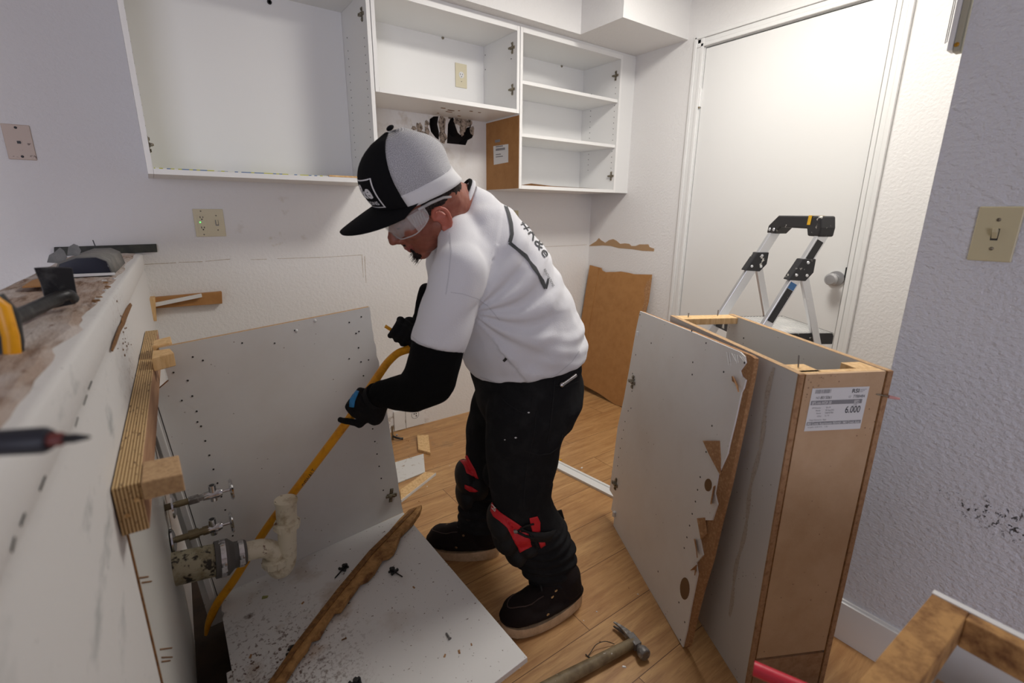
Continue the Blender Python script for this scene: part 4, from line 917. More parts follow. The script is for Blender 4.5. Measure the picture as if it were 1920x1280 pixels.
g = G().prism([fl_(735, 868, .006), fl_(794, 850, .006), fl_(797, 884, .006), fl_(742, 906, .006)], (0, 0, -.0055)); tag(obj('scraped_board_piece', g, m_diff, bevel=.0008), 'scuffed white board fragment on the floor beside the sink cabinet panel', 'board')
q = [fl_(750, 918, .014), fl_(797, 884, .014), fl_(817, 886, .014), fl_(752, 937, .014)]
t = thing('wood_strip', 'pale wood strip with white edge on the floor beside the scuffed board', 'wood scrap', fl_(780, 905))
obj('strip', G().prism(q, (0, 0, -.013)), m_pine, t, bevel=.001); e = (q[2]-q[3]).normalized()
obj('white_edge', G().prism([q[3]+V((0, 0, .0004)), q[2]+V((0, 0, .0004)), q[2]+V((e.y, -e.x, 0))*.0016+V((0, 0, .0004)), q[3]+V((e.y, -e.x, 0))*.0016+V((0, 0, .0004))], (0, 0, -.0134)), m_white, t)
c = fl_(742, 820, .01); t = thing('metal_fitting', 'small metal fitting on the floor at the edge of the sink cabinet side', 'fitting', fl_(742, 820))
obj('plate', G().box(c+V((-.02, .0, -.01)), c+V((-.012, .012, .07))), m_nickel, t, bevel=.001); obj('hook', G().tube(smooth_path([c+V((-.015, 0, .012)), c+V((.0, -.02, .006)), c+V((.03, -.03, -.003))], 4), .006, 10), m_iron, t, smooth=50)
obj('screw', G().cyl(c+V((.004, .0, .012)), c+V((.010, -.004, .016)), .006, n=10), m_chrome, t, smooth=40)
# hammer
t = thing('claw_hammer', 'paint spattered claw hammer lying on the oak floor, bottom centre', 'hammer', fl_(1190, 1215))
hd0 = P(1186, 1205, 2, .020); e0 = P(1060, 1272, 2, .018); hdx = (hd0-e0).normalized(); hs = V((hdx.y, -hdx.x, 0))
Lh = .36
q = [(0, .0115, .014), (.05, .0125, .016), (.10, .0135, .0165), (.16, .014, .017), (.24, .0155, .0185), (.33, .0155, .018), (Lh, .012, .014)]
rs = []
for dd, ry, rz in q:
    c = hd0-hdx*(dd-.004); c.z = .020
    rs.append([c+hs*ry*math.cos(a)*1.15+V((0, 0, 1))*rz*math.sin(a) for a in [2*math.pi*k/18 for k in range(18)]])
obj('handle', G().rings(rs), m_hgrip, t, smooth=50)
# head runs across: claw towards far left, face towards near right
cl_p = P(1160, 1163, 2, .016); fc_p = P(1216, 1228, 2, .024); ha = (fc_p-cl_p).normalized(); hp_ = V((ha.y, -ha.x, 0)); hc = hd0+hdx*.006; hc.z = .021
g = G(); 
g.hexa([hc-ha*.022+s_*x+V((0, 0, z)) for x, z, s_ in ((-.012, -.013, hp_), (.013, -.013, hp_), (.013, .013, hp_), (-.012, .013, hp_))], [hc+ha*.020+hp_*x+V((0, 0, z)) for x, z in ((-.011, -.012), (.012, -.012), (.012, .012), (-.011, .012))])
g.lathe(hc+ha*.016, ha, [(0, .010), (.008, .0105), (.014, .015), (.020, .0175), (.034, .0175), (.038, .015)], 24)
head = obj('hammer_head', g, m_hsteel, t, bevel=.002, smooth=45)
for sgn in (-1, 1):
    rs = []
    for k in range(8):
        f = k/7; c = hc-ha*(.018+.062*f)+hp_*(.006*f*f*2.4)+V((0, 0, 1))*(sgn*(.0055+.002*f)); w1 = .010*(1-.72*f); w2 = .0058*(1-.55*f)
        rs.append([c+hp_*x*w1+V((0, 0, z*w2)) for x, z in ((-1, -.8), (1, -.8), (1, .8), (-1, .8))])
    obj('claw', G().rings(rs), m_hsteel, head, bevel=.001)
obj('head_wedge', G().cyl(hc+hdx*.010, hc+hdx*.014, .008, n=14), m_hgrip, head)
# wire on the floor
pw_ = smooth_path([P(1152, 1207, 2, .004), P(1135, 1202, 2, .018), P(1118, 1208, 2, .016), P(1108, 1222, 2, .006), P(1102, 1230, 2, .002)], 5)
t = thing('black_wire_hook', 'thin black wire arc on the floor beside the hammer handle', 'wire', P(1120, 1215, 2, 0)); obj('wire', G().tube(pw_, .0011, 8), m_slot, t, smooth=60)
obj('wire_end', G().tube([P(1098, 1226, 2, .004), P(1103, 1231, 2, .002), P(1110, 1233, 2, .002)], .0016, 8), m_slot, t)
random.seed(11)
def crumb(label, p, s, mat, name='debris_chip', cat='debris', group=None):
    g = G(Matrix.Translation(V(p)) @ Matrix.Rotation(random.random()*6, 4, 'Z')); g.hexa([(-s, -s*.4, 0), (s, -s*.5, 0), (s*.9, s*.5, 0), (-s*.8, s*.4, 0)], [(-s*.8, -s*.3, s*.4), (s*.7, -s*.4, s*.5), (s*.7, s*.3, s*.4), (-s*.6, s*.3, s*.5)])
    o = obj(name, g, mat); return tag(o, label, cat, group)
crumb('tiny yellow chip on the floor behind the white trim', fl_(1051, 862), .008, m_yellow2); crumb('tiny white chip on the floor just behind the white trim', fl_(1091, 877), .007, m_white)
crumb('white chip on the floor below the hammer handle', fl_(1170, 1250), .006, m_white); crumb('pale chip on the floor beside the sink cabinet corner', fl_(973, 1254), .006, m_pine)
for i in range(26):
    x, y = random.choice(((random.uniform(735, 865), random.uniform(800, 990)), (random.uniform(1060, 1240), random.uniform(980, 1230)), (random.uniform(1040, 1180), random.uniform(770, 860)), (random.uniform(1240, 1350), random.uniform(1220, 1275))))
    p = fl_(x, y)
    if (p-V((.82, 1.2, 0))).length < .17 or (p-b0).dot(dirW) > 0: continue
    crumb('small crumb scattered over the oak floor', p, random.uniform(.002, .0045), random.choice((m_stick, m_pbtorn, m_white)), group='crumbs scattered on the oak floor')
for o in [o for o in bpy.data.objects if o.get('group') == 'crumbs scattered on the oak floor']: o['label'] = 'small crumb scattered over the oak floor'

# ------------------------------------------------------------------ things on the cabinet floor panel
UPc = (CM.to_3x3() @ V((0, 0, 1))).normalized()
def cf(x, y, h=0): return PL(x, y, cw(0, 0, h), UPc)
sa = [(768, 962), (792, 953), (788, 966), (775, 985), (752, 1008), (744, 1030), (738, 1042), (728, 1050), (718, 1052), (703, 1078), (690, 1092), (676, 1098), (668, 1110), (650, 1135), (640, 1150), (628, 1152), (613, 1175), (600, 1200), (585, 1205), (578, 1222), (560, 1245), (535, 1285), (510, 1290), (540, 1250), (560, 1220), (585, 1190), (610, 1155), (640, 1120), (668, 1082), (700, 1045), (725, 1010), (750, 980)]
t = thing('broken_wood_stick', 'long dark broken wood stick lying across the cabinet floor panel', 'wood scrap', cf(650, 1120))
obj('stick', G().prism([cf(x, y, .004) for x, y in sa], UPc*.018), m_pbdark, t, bevel=.003)
st_ = [(768, 960), (782, 952), (700, 1038), (640, 1112), (560, 1214), (510, 1286), (500, 1286), (555, 1206), (632, 1106), (692, 1034)]
obj('bark_edge', G().prism([cf(x, y, .022) for x, y in st_], UPc*.004), m_stick, t, bevel=.001)
def clip(label, x, y, ang, stem=True, s=1.):
    p = cf(x, y, .0); ux = (cw(1, 0, 0)-cw(0, 0, 0)); uy = (cw(0, 1, 0)-cw(0, 0, 0)); R_ = Matrix((( ux.x, uy.x, UPc.x, p.x), (ux.y, uy.y, UPc.y, p.y), (ux.z, uy.z, UPc.z, p.z), (0, 0, 0, 1))) @ Matrix.Rotation(ang, 4, 'Z') @ Matrix.Scale(s, 4)
    t = thing('leveller_clip', label, 'clip', p)
    g = G(R_); g.box((-.009, -.008, .001), (.010, .008, .006)); g.box((-.013, -.004, .003), (.012, .003, .012)); g.box((-.012, -.013, .002), (-.006, .014, .009)); g.box((.004, -.012, .002), (.008, .012, .008)); g.cyl((.0, .0, .012), (.0, .0, .016), .006, n=10)
    obj('clip_body', g, m_blkcl, t, bevel=.0008)
    if stem: obj('stem', G(R_).cyl((-.012, 0, .004), (-.042, 0, .0025), .0022, .0018, n=8), m_blkcl, t)
clip('black plastic clip with stem pointing down left, left of the wood stick', 646, 1066, .55); clip('black plastic clip with stem pointing down, right of the wood stick', 737, 1072, 1.9)
clip('black plastic clip half under the wood stick near the bottom edge', 549, 1222, 1.2); clip('black plastic clip cut off by the bottom edge of the photo', 668, 1282, .3, False)
def screw(label, x, y, dx, dy, l, r=.0022, mat=None):
    p = cf(x, y, .003); q = cf(x+dx, y+dy, .003); d = (q-p).normalized(); t = thing('loose_screw', label, 'screw', p)
    g = G().tube([p, p+d*l], [r*.5, r], 8)
    for i in range(7): g.lathe(p+d*(l*(.12+.1*i)), d, [(0, r*.8), (.0006, r*1.35), (.0012, r*.8)], 8)
    obj('shank', g, mat or m_hsteel, t); obj('screw_head', G().lathe(p+d*l, d, [(0, r), (.002, r*2.1), (.003, r*2.1)], 12), mat or m_hsteel, t)
screw('grey loose screw on the cabinet floor panel, right half', 836, 1186, 10, 15, .020); screw('short rusty nail on the cabinet floor panel by the stick', 640, 1200, 8, -4, .010, .0014, m_stick)
crumb('tiny green leaf bit on the cabinet floor panel below the trap', cf(497, 1120), .009, M('leaf', s2l(150, 150, 90), .6), 'leaf_scrap', 'leaf')
for x, y, w in ((834, 1229, .005), (861, 1222, .006), (884, 1208, .004), (776, 1101, .005), (568, 1130, .005), (470, 1230, .006)):
    p = cf(x, y); crumb('brown wood crumb on the dirty cabinet floor panel', p, w, m_pbtorn, 'wood_crumb', 'debris', 'brown crumbs on the cabinet floor panel')

# ------------------------------------------------------------------ tools and scrap on top of the half wall
ZW = ZP+.008
t = thing('pry_bar', 'black flat headed pry bar with yellow handle lying on the half wall', 'pry bar', P(140, 575, 2, ZW))
a, b, c, d_ = P(90, 580, 2, ZW), P(143, 574, 2, ZW), None, None
wv = (b-a); nv = V((wv.y, -wv.x, 0)).normalized()
if nv.y > 0: nv = -nv
tl, tr_ = PL(64, 502, a-nv*-.004, nv), PL(136, 502, b, nv)
pts = [a, b+V((0, 0, .004)), PL(147, 562, b, nv), tr_, PL(100, 500, a, nv), tl, PL(76, 530, a, nv)]
g = G().prism(pts, -nv*.006); obj('flat_claw', g, m_iron, t, bevel=.0015)
pth = [P(140, 560, 1, b.y-.012), P(128, 552, 1, b.y-.03), P(95, 565, 1, b.y-.06), P(40, 590, 1, b.y-.16), P(-12, 604, 1, b.y-.26)]
ok = smooth_path(pth, 5); obj('shank', G().tube(ok, [.009]*8+[.011]*(len(ok)-8), 10, flat=.75), m_iron, t, smooth=50)
yb_ = .80
g = G().tube([P(-14, 560, 1, yb_), P(4, 575, 1, yb_), P(20, 630, 1, yb_), P(26, 690, 1, yb_), P(8, 725, 1, yb_), P(-14, 730, 1, yb_)], [.006, .008, .008, .0085, .009, .008], 12)
obj('yellow_grip', g, m_yellow, t, smooth=50)
g = G().tube([P(-20, 560, 1, yb_+.01), P(8, 590, 1, yb_+.01), P(16, 640, 1, yb_+.01), P(14, 690, 1, yb_+.01), P(-20, 715, 1, yb_+.01)], .014, 12); obj('black_grip', g, m_blkcl, t, smooth=50)
t = thing('pointed_driver', 'dark handled pointed tool with red collar, blurred at the left edge', 'screwdriver', P(60, 825, 2, ZW+.03))
zt_ = ZW+.022; p0 = P(-30, 832, 2, zt_); p1 = P(95, 824, 2, zt_); p2 = P(160, 820, 2, zt_); dv = (p1-p0).normalized()
obj('grip', G().lathe(p0, dv, [(0, .008), ((p1-p0).length*.9, .0085), ((p1-p0).length, .0065)], 16), M('dark_blue_grip', s2l(38, 40, 50), .5), t, smooth=45)
obj('collar', G().lathe(p1, dv, [(0, .0045), (.006, .0045), (.008, .003)], 14), M('red_brown_collar', s2l(110, 50, 45), .5), t, smooth=45)
obj('tip', G().lathe(p1+dv*.008, dv, [(0, .003), ((p2-p1).length-.014, .003), ((p2-p1).length-.006, .0012), ((p2-p1).length-.006+.001, .0004)], 12), m_iron, t, smooth=45)
t = thing('broken_plastic_housing', 'broken grey plastic housing with glossy dark face on the half wall', 'housing', P(160, 500, 2, ZW))
yA, yB_ = 1.62, 1.95
def hp2(x, y, yy): return P(x, y, 1, yy)
zb_ = ZW
prof_n = [(-.215, .0), (-.20, .035), (-.165, .048), (-.125, .048), (-.105, .036), (-.098, .0)]
n0 = [V((x-.005, yA, zb_+z)) for x, z in prof_n]; n1 = [V((x+.02-.012, yB_, zb_+z*1.0)) for x, z in prof_n]
g = G(); n = len(n0); g.add(n0+n1, [(i, i+1, n+i+1, n+i) for i in range(n-1)]); g.v += []; 
sh = obj('shell', g, m_greypl, t, smooth=60); so = sh.modifiers.new('s', 'SOLIDIFY'); so.thickness = .0035
obj('glossy_face', G().prism([V((p.x, yA+.004, p.z-.002*(i not in (0, n-1)))) for i, p in enumerate(n0)], (0, .003, 0)), m_navy, t)
obj('chipped_lip', G().prism([(-.22, yA+.001, zb_-.001), (-.10, yA+.001, zb_-.001), (-.10, yA+.001, zb_+.005), (-.22, yA+.001, zb_+.007)], (0, -.004, 0)), m_label, t)
for px3 in (((88, 492), (92, 478), (103, 472), (112, 464), (120, 470), (126, 482), (118, 494)), ((126, 478), (128, 463), (138, 457), (146, 460), (152, 470), (148, 480))):
    a_ = [P(x, y, 1, yA+.10) for x, y in px3]; obj('torn_flap', G().prism(a_, (0, .003, 0)), m_greypl, t)
g = G().tube([P(180, 465, 1, 1.8), P(174, 450, 1, 1.8)], .0012, 6); tag(obj('bent_nail', g, m_iron), 'thin nail sticking up behind the grey plastic housing', 'nail')
g = G().prism([P(x, y, 2, ZW+.004) for x, y in ((42, 540), (60, 528), (85, 520), (100, 533), (90, 537))], (0, 0, .003)); tag(obj('hardboard_shard', g, m_hard), 'thin reddish board shard on the half wall behind the pry bar head', 'wood scrap')
g = G()
for i in range(16):
    p = P(random.uniform(195, 232), random.uniform(500, 570), 2, ZW)
    if p.x > pw(p.y)-.012: p.x = pw(p.y)-.015
    crumb('plaster crumb on the splintered half wall top', p, random.uniform(.003, .007), random.choice((m_diff, m_stick, m_plaster)), 'plaster_crumb', 'debris', 'crumbs along the half wall top')

# ------------------------------------------------------------------ blurred cabinet carcass and red tool in the foreground
zF = .66
c0 = P(1748, 1112, 2, zF); cR = P(1990, 1235, 2, zF); cL = P(1635, 1300, 2, zF)
eR = (cR-c0).normalized(); eL = V((eR.y, -eR.x, 0))
if eL.dot(cL-c0) < 0: eL = -eL
t = thing('broken_cabinet_frame', 'broken particle board cabinet corner, blurred in the bottom right', 'cabinet', V((c0.x, c0.y, 0)))
RM = Matrix(((eR.x, eL.x, 0, c0.x), (eR.y, eL.y, 0, c0.y), (0, 0, 1, 0), (0, 0, 0, 1)))
wE = .045
wE = .082
obj('front_rail', G(RM).box((0, 0, zF-.05), (wE*.55, .34, zF)), m_pbdark, t, bevel=.002)
obj('side_rail', G(RM).box((wE*.55, 0, zF-.05), (.42, .022, zF)), m_pbdark, t, bevel=.002)
obj('white_facing', G(RM).box((-.001, -.012, zF-.05), (.42, -.0002, zF+.001)), m_white, t, bevel=.001)
obj('inner_panel', G(RM).box((wE*.55, .022, zF-.14), (.42, .34, zF-.13)), m_mela, t); obj('mid_rail', G(RM).box((wE*.55, .10, zF-.13), (.42, .116, zF-.06)), m_pb, t)
g = G(RM); g.box((0, 0, .0), (.02, .34, zF-.05)); g.box((.02, 0, 0), (.42, .016, zF-.05)); obj('lower_body', g, m_mela, t)
g = G(); a = P(1413, 1252, 2, .55); b = P(1560, 1316, 2, .55)
g.tube([a, b], .011, 14); t = thing('red_tool_handle', 'red handle blurred at the bottom edge of the photo', 'tool', a); obj('grip', g, m_redpl, t, smooth=50)
obj('shaft', G().tube([b, b+V((.02, -.02, -.5))], .006, 10), m_hsteel, t, smooth=50)
# ------------------------------------------------------------------ the man
F0 = V((-.95, .31, 0)).normalized(); LT = V((-.31, -.95, 0)).normalized(); UZ = V((0, 0, 1))
BP = V((.90, 1.12, 0))
def PM(x, y, off=0): return PL(x, y, BP+LT*off, LT)
man = thing('person', 'bending man in cap, safety glasses, white t-shirt and black trousers, prying with yellow bar', 'person', (.88, 1.12, 0))
def wr(co, s, k): return noise.noise(V((co.x*s, co.y*s, co.z*s+k)))
def sect(c, f, l, fa=None, la=None, n=28, sq=2.2):
    fa = fa or F0; la = la or LT; c = V(c); out = []
    for k in range(n):
        a = 2*math.pi*k/n; ca, sa = math.cos(a), math.sin(a)
        x = math.copysign(abs(ca)**(2/sq), ca); y = math.copysign(abs(sa)**(2/sq), sa); out.append(c+fa*f*x+la*l*y)
    return out
def limb(g, pts, n=20):
    "pts: (centre, half front-back, half sideways); rings square to the path"
    rs = []; cs = [V(p[0]) for p in pts]
    for i, p in enumerate(pts):
        t = (cs[min(i+1, len(cs)-1)]-cs[max(i-1, 0)]).normalized(); la = (LT-t*LT.dot(t)).normalized(); fa = t.cross(la).normalized()
        if fa.dot(F0) < 0: fa = -fa
        rs.append(sect(cs[i], p[1], p[2], fa, la, n, 2.0))
    g.rings(rs); return g
# joints
def mid(a, b, off=0, oa=None):
    A = PM(*a, off); B = PM(*b, off); return (A+B)/2, (A-B).length/2
NSH, NEL, NWR, NHD = PM(862, 505, .175), PM(818, 722, .20), PM(712, 738, .135), PM(668, 762, .10)
FSH, FEL, FWR, FHD = PM(880, 480, -.165), PM(800, 640, -.25), PM(775, 632, -.13), PM(752, 622, -.085)
NHIP, NKN, NAN = PM(985, 730, .105), PM(972, 935, .135), PM(1047, 1085, .165)
FHIP, FKN = PM(965, 725, -.10), PM(897, 880, -.145); FAN = V((.815, 1.295, .10))
# ---- head
hs_ = 1.10
hp0 = V((.567, 1.163, 1.262)); az, pi_, ro = math.radians(160), math.radians(33), math.radians(-14)
hF = V((math.cos(az)*math.cos(pi_), math.sin(az)*math.cos(pi_), -math.sin(pi_))); l0 = V((-math.sin(az), math.cos(az), 0)); u0_ = hF.cross(l0)
hL = l0*math.cos(ro)+u0_*math.sin(ro); hU = hF.cross(hL)
HM = Matrix(((hF.x*hs_, hL.x*hs_, hU.x*hs_, hp0.x), (hF.y*hs_, hL.y*hs_, hU.y*hs_, hp0.y), (hF.z*hs_, hL.z*hs_, hU.z*hs_, hp0.z), (0, 0, 0, 1)))
HI = HM.inverted()
def hw(f, l, u): return HM @ V((f, l, u))
NB = PM(868, 405, 0); CH = PM(900, 500, 0)
body = G(HM)
body.ball((.004, 0, .030), (.088, .077, .092), n=24, m=16); body.ball((-.040, 0, -.005), (.052, .064, .050), n=18, m=12)            # skull
body.ball((.035, 0, -.03), (.062, .058, .070), n=20, m=12)             # face
body.ball((.045, 0, -.072), (.042, .046, .036), n=18, m=10)            # jaw
body.ball((.070, 0, -.098), (.022, .026, .018))                        # chin
body.ball((-.005, .045, -.058), (.034, .018, .034)); body.ball((-.005, -.045, -.058), (.034, .018, .034))   # jaw corners
for s in (1, -1): body.ball((.062, .036*s, -.028), (.026, .024, .026)); body.ball((.072, .030*s, .016), (.022, .026, .010))   # cheek, brow
body.tube([(.088, 0, .008), (.098, 0, -.012), (.110, 0, -.030), (.112, 0, -.040)], [.007, .009, .012, .011], 12)   # nose bridge
body.ball((.112, 0, -.038), (.0125, .013, .0105)); 
for s in (1, -1): body.ball((.101, .013*s, -.043), (.010, .0085, .008))
body.ball((.090, 0, -.058), (.013, .024, .0075)); body.ball((.090, 0, -.068), (.014, .024, .0055)); body.ball((.087, 0, -.078), (.013, .021, .006))   # lips
for s in (1, -1):                                                        # ears
    body.tube(smooth_path([(x+.010, y*s, z-.012) for x, y, z in ((-.002, .070, -.038), (-.010, .077, -.050), (-.022, .080, -.042), (-.030, .086, -.020), (-.026, .089, .000), (-.012, .086, .008), (.000, .078, -.002), (.002, .072, -.018))], 4), .0055, 8)
    body.ball((-.004, .074*s, -.032), (.013, .006, .020))
body.mt = None
neck0 = hw(-.030, 0, -.045); body.cap(hw(-.036, 0, -.03), .064, PM(858, 390, 0), .069); body.cap(NB.lerp(neck0, .3), .064, NB-V((0, 0, .05)), .072)
# torso, limbs and hands under the clothes: one skin
body.cap(NB-V((0, 0, .04)), .07, CH, .10); body.cap(CH, .11, PM(985, 665, 0), .09)
for a, ra, b, rb in ((CH, .09, NSH, .05), (NSH, .05, NEL, .042), (NEL, .038, NWR, .020), (CH, .09, FSH, .05), (FSH, .05, FEL, .04), (FEL, .035, FWR, .018),
                     (PM(985, 680, 0), .08, NHIP, .055), (NHIP, .06, NKN, .045), (NKN, .045, NAN, .036), (PM(985, 680, 0), .08, FHIP, .055), (FHIP, .06, FKN, .045), (FKN, .052, FAN, .036),
                     (NAN, .036, NAN+V((-.12, .0, -.05)), .03), (FAN, .036, FAN+V((-.10, .09, -.05)), .03), (NWR, .018, NWR.lerp(NHD, .4), .012), (FWR, .018, FWR.lerp(FHD, .4), .012)):
    body.cap(a, ra, b, rb, 12)
def facefn(co, n):
    q = HI @ co
    if abs(q.x) > .2 or q.z < -.14: return 0
    return .0008*wr(co, 90, 0)
bo_, head_bvh = blob('body', body, [m_skin, m_skinred, m_lip], man, .0042, 4, facefn, matfn=lambda c, n: (lambda q: 1 if abs(q.y) > .0745 and -.075 < q.z < .01 else (2 if q.x > .084 and abs(q.y) < .024 and -.078 < q.z < -.062 else 0))(HI @ c))
# closed eyelids looking down, behind the glasses
for s in (1, -1): obj('eye', G(HM).ball((.080, .032*s, -.004), (.010, .013, .008)), m_skin, man, smooth=80); obj('eyelash', G(HM).tube([(.088, .022*s, -.009), (.0895, .032*s, -.0105), (.085, .043*s, -.008)], .0012, 6), m_hair, man)
for s in (1, -1): obj('eyebrow', G(HM).tube([(.094, .014*s, .016), (.092, .034*s, .022), (.080, .050*s, .016)], [.003, .0038, .002], 8), m_hair, man, smooth=60)
# hair: cropped at the nape and over the ears; goatee
g = G(HM)
g.ball((-.006, 0, .018), (.082, .0785, .058), n=24, m=14); g.ball((-.046, 0, .000), (.049, .063, .044)); g.tube([(.012, .0765, .012), (.014, .0765, -.014)], [.010, .004], 8); g.tube([(.012, -.0765, .012), (.014, -.0765, -.014)], [.010, .004], 8)
blob('hair', g, m_hair, man, .005, 4, lambda c, n: .0015*wr(c, 160, 2))
g = G(HM); g.ball((.080, 0, -.099), (.015, .022, .010)); g.tube(smooth_path([(.092, .026, -.068), (.088, .028, -.084), (.080, .022, -.098)], 3), .0035, 8); g.tube(smooth_path([(.092, -.026, -.068), (.088, -.028, -.084), (.080, -.022, -.098)], 3), .0035, 8)
g.tube([(.098, .022, -.056), (.1015, 0, -.052), (.098, -.022, -.056)], .0028, 8)
blob('goatee', g, m_hair, man, .0028, 2, lambda c, n: .0022*wr(c, 260, 5)+.0015*wr(c, 500, 1))
random.seed(21); g = G(HM)
for i in range(90):
    a = random.uniform(-.022, .022); b = random.uniform(-.110, -.088); g.cyl((.092+random.uniform(-.012, .006), a, b), (.100+random.uniform(-.010, .006), a*1.25, b-.006), .0005, .0002, n=4)
obj('goatee_hairs', g, m_hair, man)['kind'] = 'stuff'
# cap
def capz(th):    # dome: th 0 = rim, 1 = crown
    return th
def cap_pt(phi, th, k=1.):
    "phi 0 = front; high front panels, softly dented mesh back"
    b = .0865; c, s = math.cos(phi), math.sin(phi); a = .107 if c > 0 else .107-.016*(-c)**.5
    front = max(0, c)
    e = 2.5+1.6*front                    # fuller profile at the front
    r = (1-abs(th)**e)**(1/2.1)
    top = .158+.004*front
    base = .020+.022*front**1.5-.020*max(0, -c)
    z = base+(top-base)*th
    lean = -.012*th+.010*front*math.sin(th*math.pi)
    x = -.004+a*c*r*k+lean; y = b*s*r*k
    if c < -.1: d = .007*math.sin(th*9+phi*2)*(-c); x += d*.8; z -= abs(d)*.4*th
    return V((x, y, z))
NP_, NT_ = 48, 18
def cap_mesh(phis, ths, k=1.):
    vs = [cap_pt(p, t_, k) for t_ in ths for p in phis]; n = len(phis); fs = [(i*n+j, i*n+j+1, (i+1)*n+j+1, (i+1)*n+j) for i in range(len(ths)-1) for j in range(n-1)]; return vs, fs
ths = [i/NT_ for i in range(NT_)]+[.985, .998]
FRN = math.radians(63)
def cap_part(name, p0, p1, t0, t1, mat, k=1., n=24, m=16, thick=.0025, par=None):
    ph = [p0+(p1-p0)*i/n for i in range(n+1)]; tt = [t0+(t1-t0)*i/m for i in range(m+1)]
    vs, fs = cap_mesh(ph, tt, k); g = G(HM); g.add(vs, fs); o = obj(name, g, mat, par or man, smooth=80)
    uv = o.data.uv_layers.new(name='weave'); W_ = len(ph)
    for lp_ in o.data.loops: i_ = lp_.vertex_index; uv.data[lp_.index].uv = (ph[i_ % W_]*44, tt[i_//W_]*72)
    sd = o.modifiers.new('s', 'SOLIDIFY'); sd.thickness = thick; sd.offset = 0
    return o, bvh_of(g)
cpf, front_bvh = cap_part('cap', -FRN, FRN, 0, .998, m_capblk, 1.0, 30, 20)
cpm, mesh_bvh = cap_part('cap_mesh_back', FRN, 2*math.pi-FRN, 0, .998, m_capmesh, 1.0, 36, 20, par=cpf)
cap_part('cap_band', FRN, 2*math.pi-FRN, -.0, .23, m_capwht, 1.012, 36, 4, par=cpf)
def cap_seam(phi, w=.006, mat=m_capwht, k=1.012):
    g = G(HM); a = []; b = []
    for i in range(25):
        t_ = i/25*.985; dp = w/.1/max(.12, (1-t_**2.4)**.5); a.append(cap_pt(phi-dp/2, t_, k)); b.append(cap_pt(phi+dp/2, t_, k))
    g.add([p for q in zip(a, b) for p in q], [(2*i, 2*i+1, 2*i+3, 2*i+2) for i in range(24)]); return obj('cap_seam', g, mat, cpf, smooth=80)
cap_seam(FRN+.06, .011); cap_seam(-FRN-.06, .011); cap_seam(math.radians(128), .007); cap_seam(math.radians(-128), .007); cap_seam(math.pi, .007)
for p_ in (FRN*.0,): cap_seam(p_, .002, m_blkcl, 1.004)
obj('cap_button', G(HM).ball(cap_pt(0, 1)+V((-.004, 0, .003)), (.009, .009, .005)), m_capblk, cpf, smooth=80)
# visor
vs = []; nU, nV = 22, 10
for j in range(nV+1):
    for i in range(nU+1):
        ph = math.radians(-76+152*i/nU); r0 = cap_pt(ph, .0); v = j/nV
        ext = .096*math.cos(ph)**.55
        x = r0.x+ext*v; y = r0.y*(1+.02*v)*1.01; z = r0.z+.003+.004*v-.006*v*v-.09*(abs(y)**2)/.085*v
        vs.append(V((x, y, z)))
fs = [(j*(nU+1)+i, j*(nU+1)+i+1, (j+1)*(nU+1)+i+1, (j+1)*(nU+1)+i) for j in range(nV) for i in range(nU)]
g = G(HM); g.add(vs, fs); vz = obj('cap_visor', g, m_capblk, cpf, smooth=80); sd = vz.modifiers.new('s', 'SOLIDIFY'); sd.thickness = .004; sd.offset = 0
# logo patch on the front
def cap_local(az_, t_, k=1.016): return HM @ cap_pt(az_, t_, k)
def cap_patch(a0, a1, t0, t1, mat, k, name, n=10):
    g = G(); vs = [cap_local(a0+(a1-a0)*i/n, t0+(t1-t0)*j/n, k) for j in range(n+1) for i in range(n+1)]
    g.add(vs, [(j*(n+1)+i, j*(n+1)+i+1, (j+1)*(n+1)+i+1, (j+1)*(n+1)+i) for j in range(n) for i in range(n)]); return obj(name, g, mat, cpf, smooth=80)
A0_, A1_, T0_, T1_ = math.radians(-37), math.radians(37), .10, .62
for q in ((A0_, A1_, T0_, T0_+.018), (A0_, A1_, T1_-.018, T1_), (A0_, A0_+.035, T0_, T1_), (A1_-.035, A1_, T0_, T1_)): cap_patch(*q, m_capwht, 1.016, 'patch_border')
def cap_text(s, u0, u1, v0, v1, bold=.02):
    vs, fs = text_mesh(s, 1, 1, bold); mx = max(x for x, y in vs); my = max(y for x, y in vs); g = G()
    # text runs from the wearer's right (-phi) to left (+phi)
    g.add([cap_local(A0_+(A1_-A0_)*(u0+(u1-u0)*x/mx), T0_+(T1_-T0_)*(v0+(v1-v0)*y/my), 1.018) for x, y in vs], fs); obj('patch_text', g, m_capwht, cpf)
cap_text('#R&e', .12, .90, .40, .88, .03); cap_text('RENOVATIONS', .08, .92, .12, .26, .02)
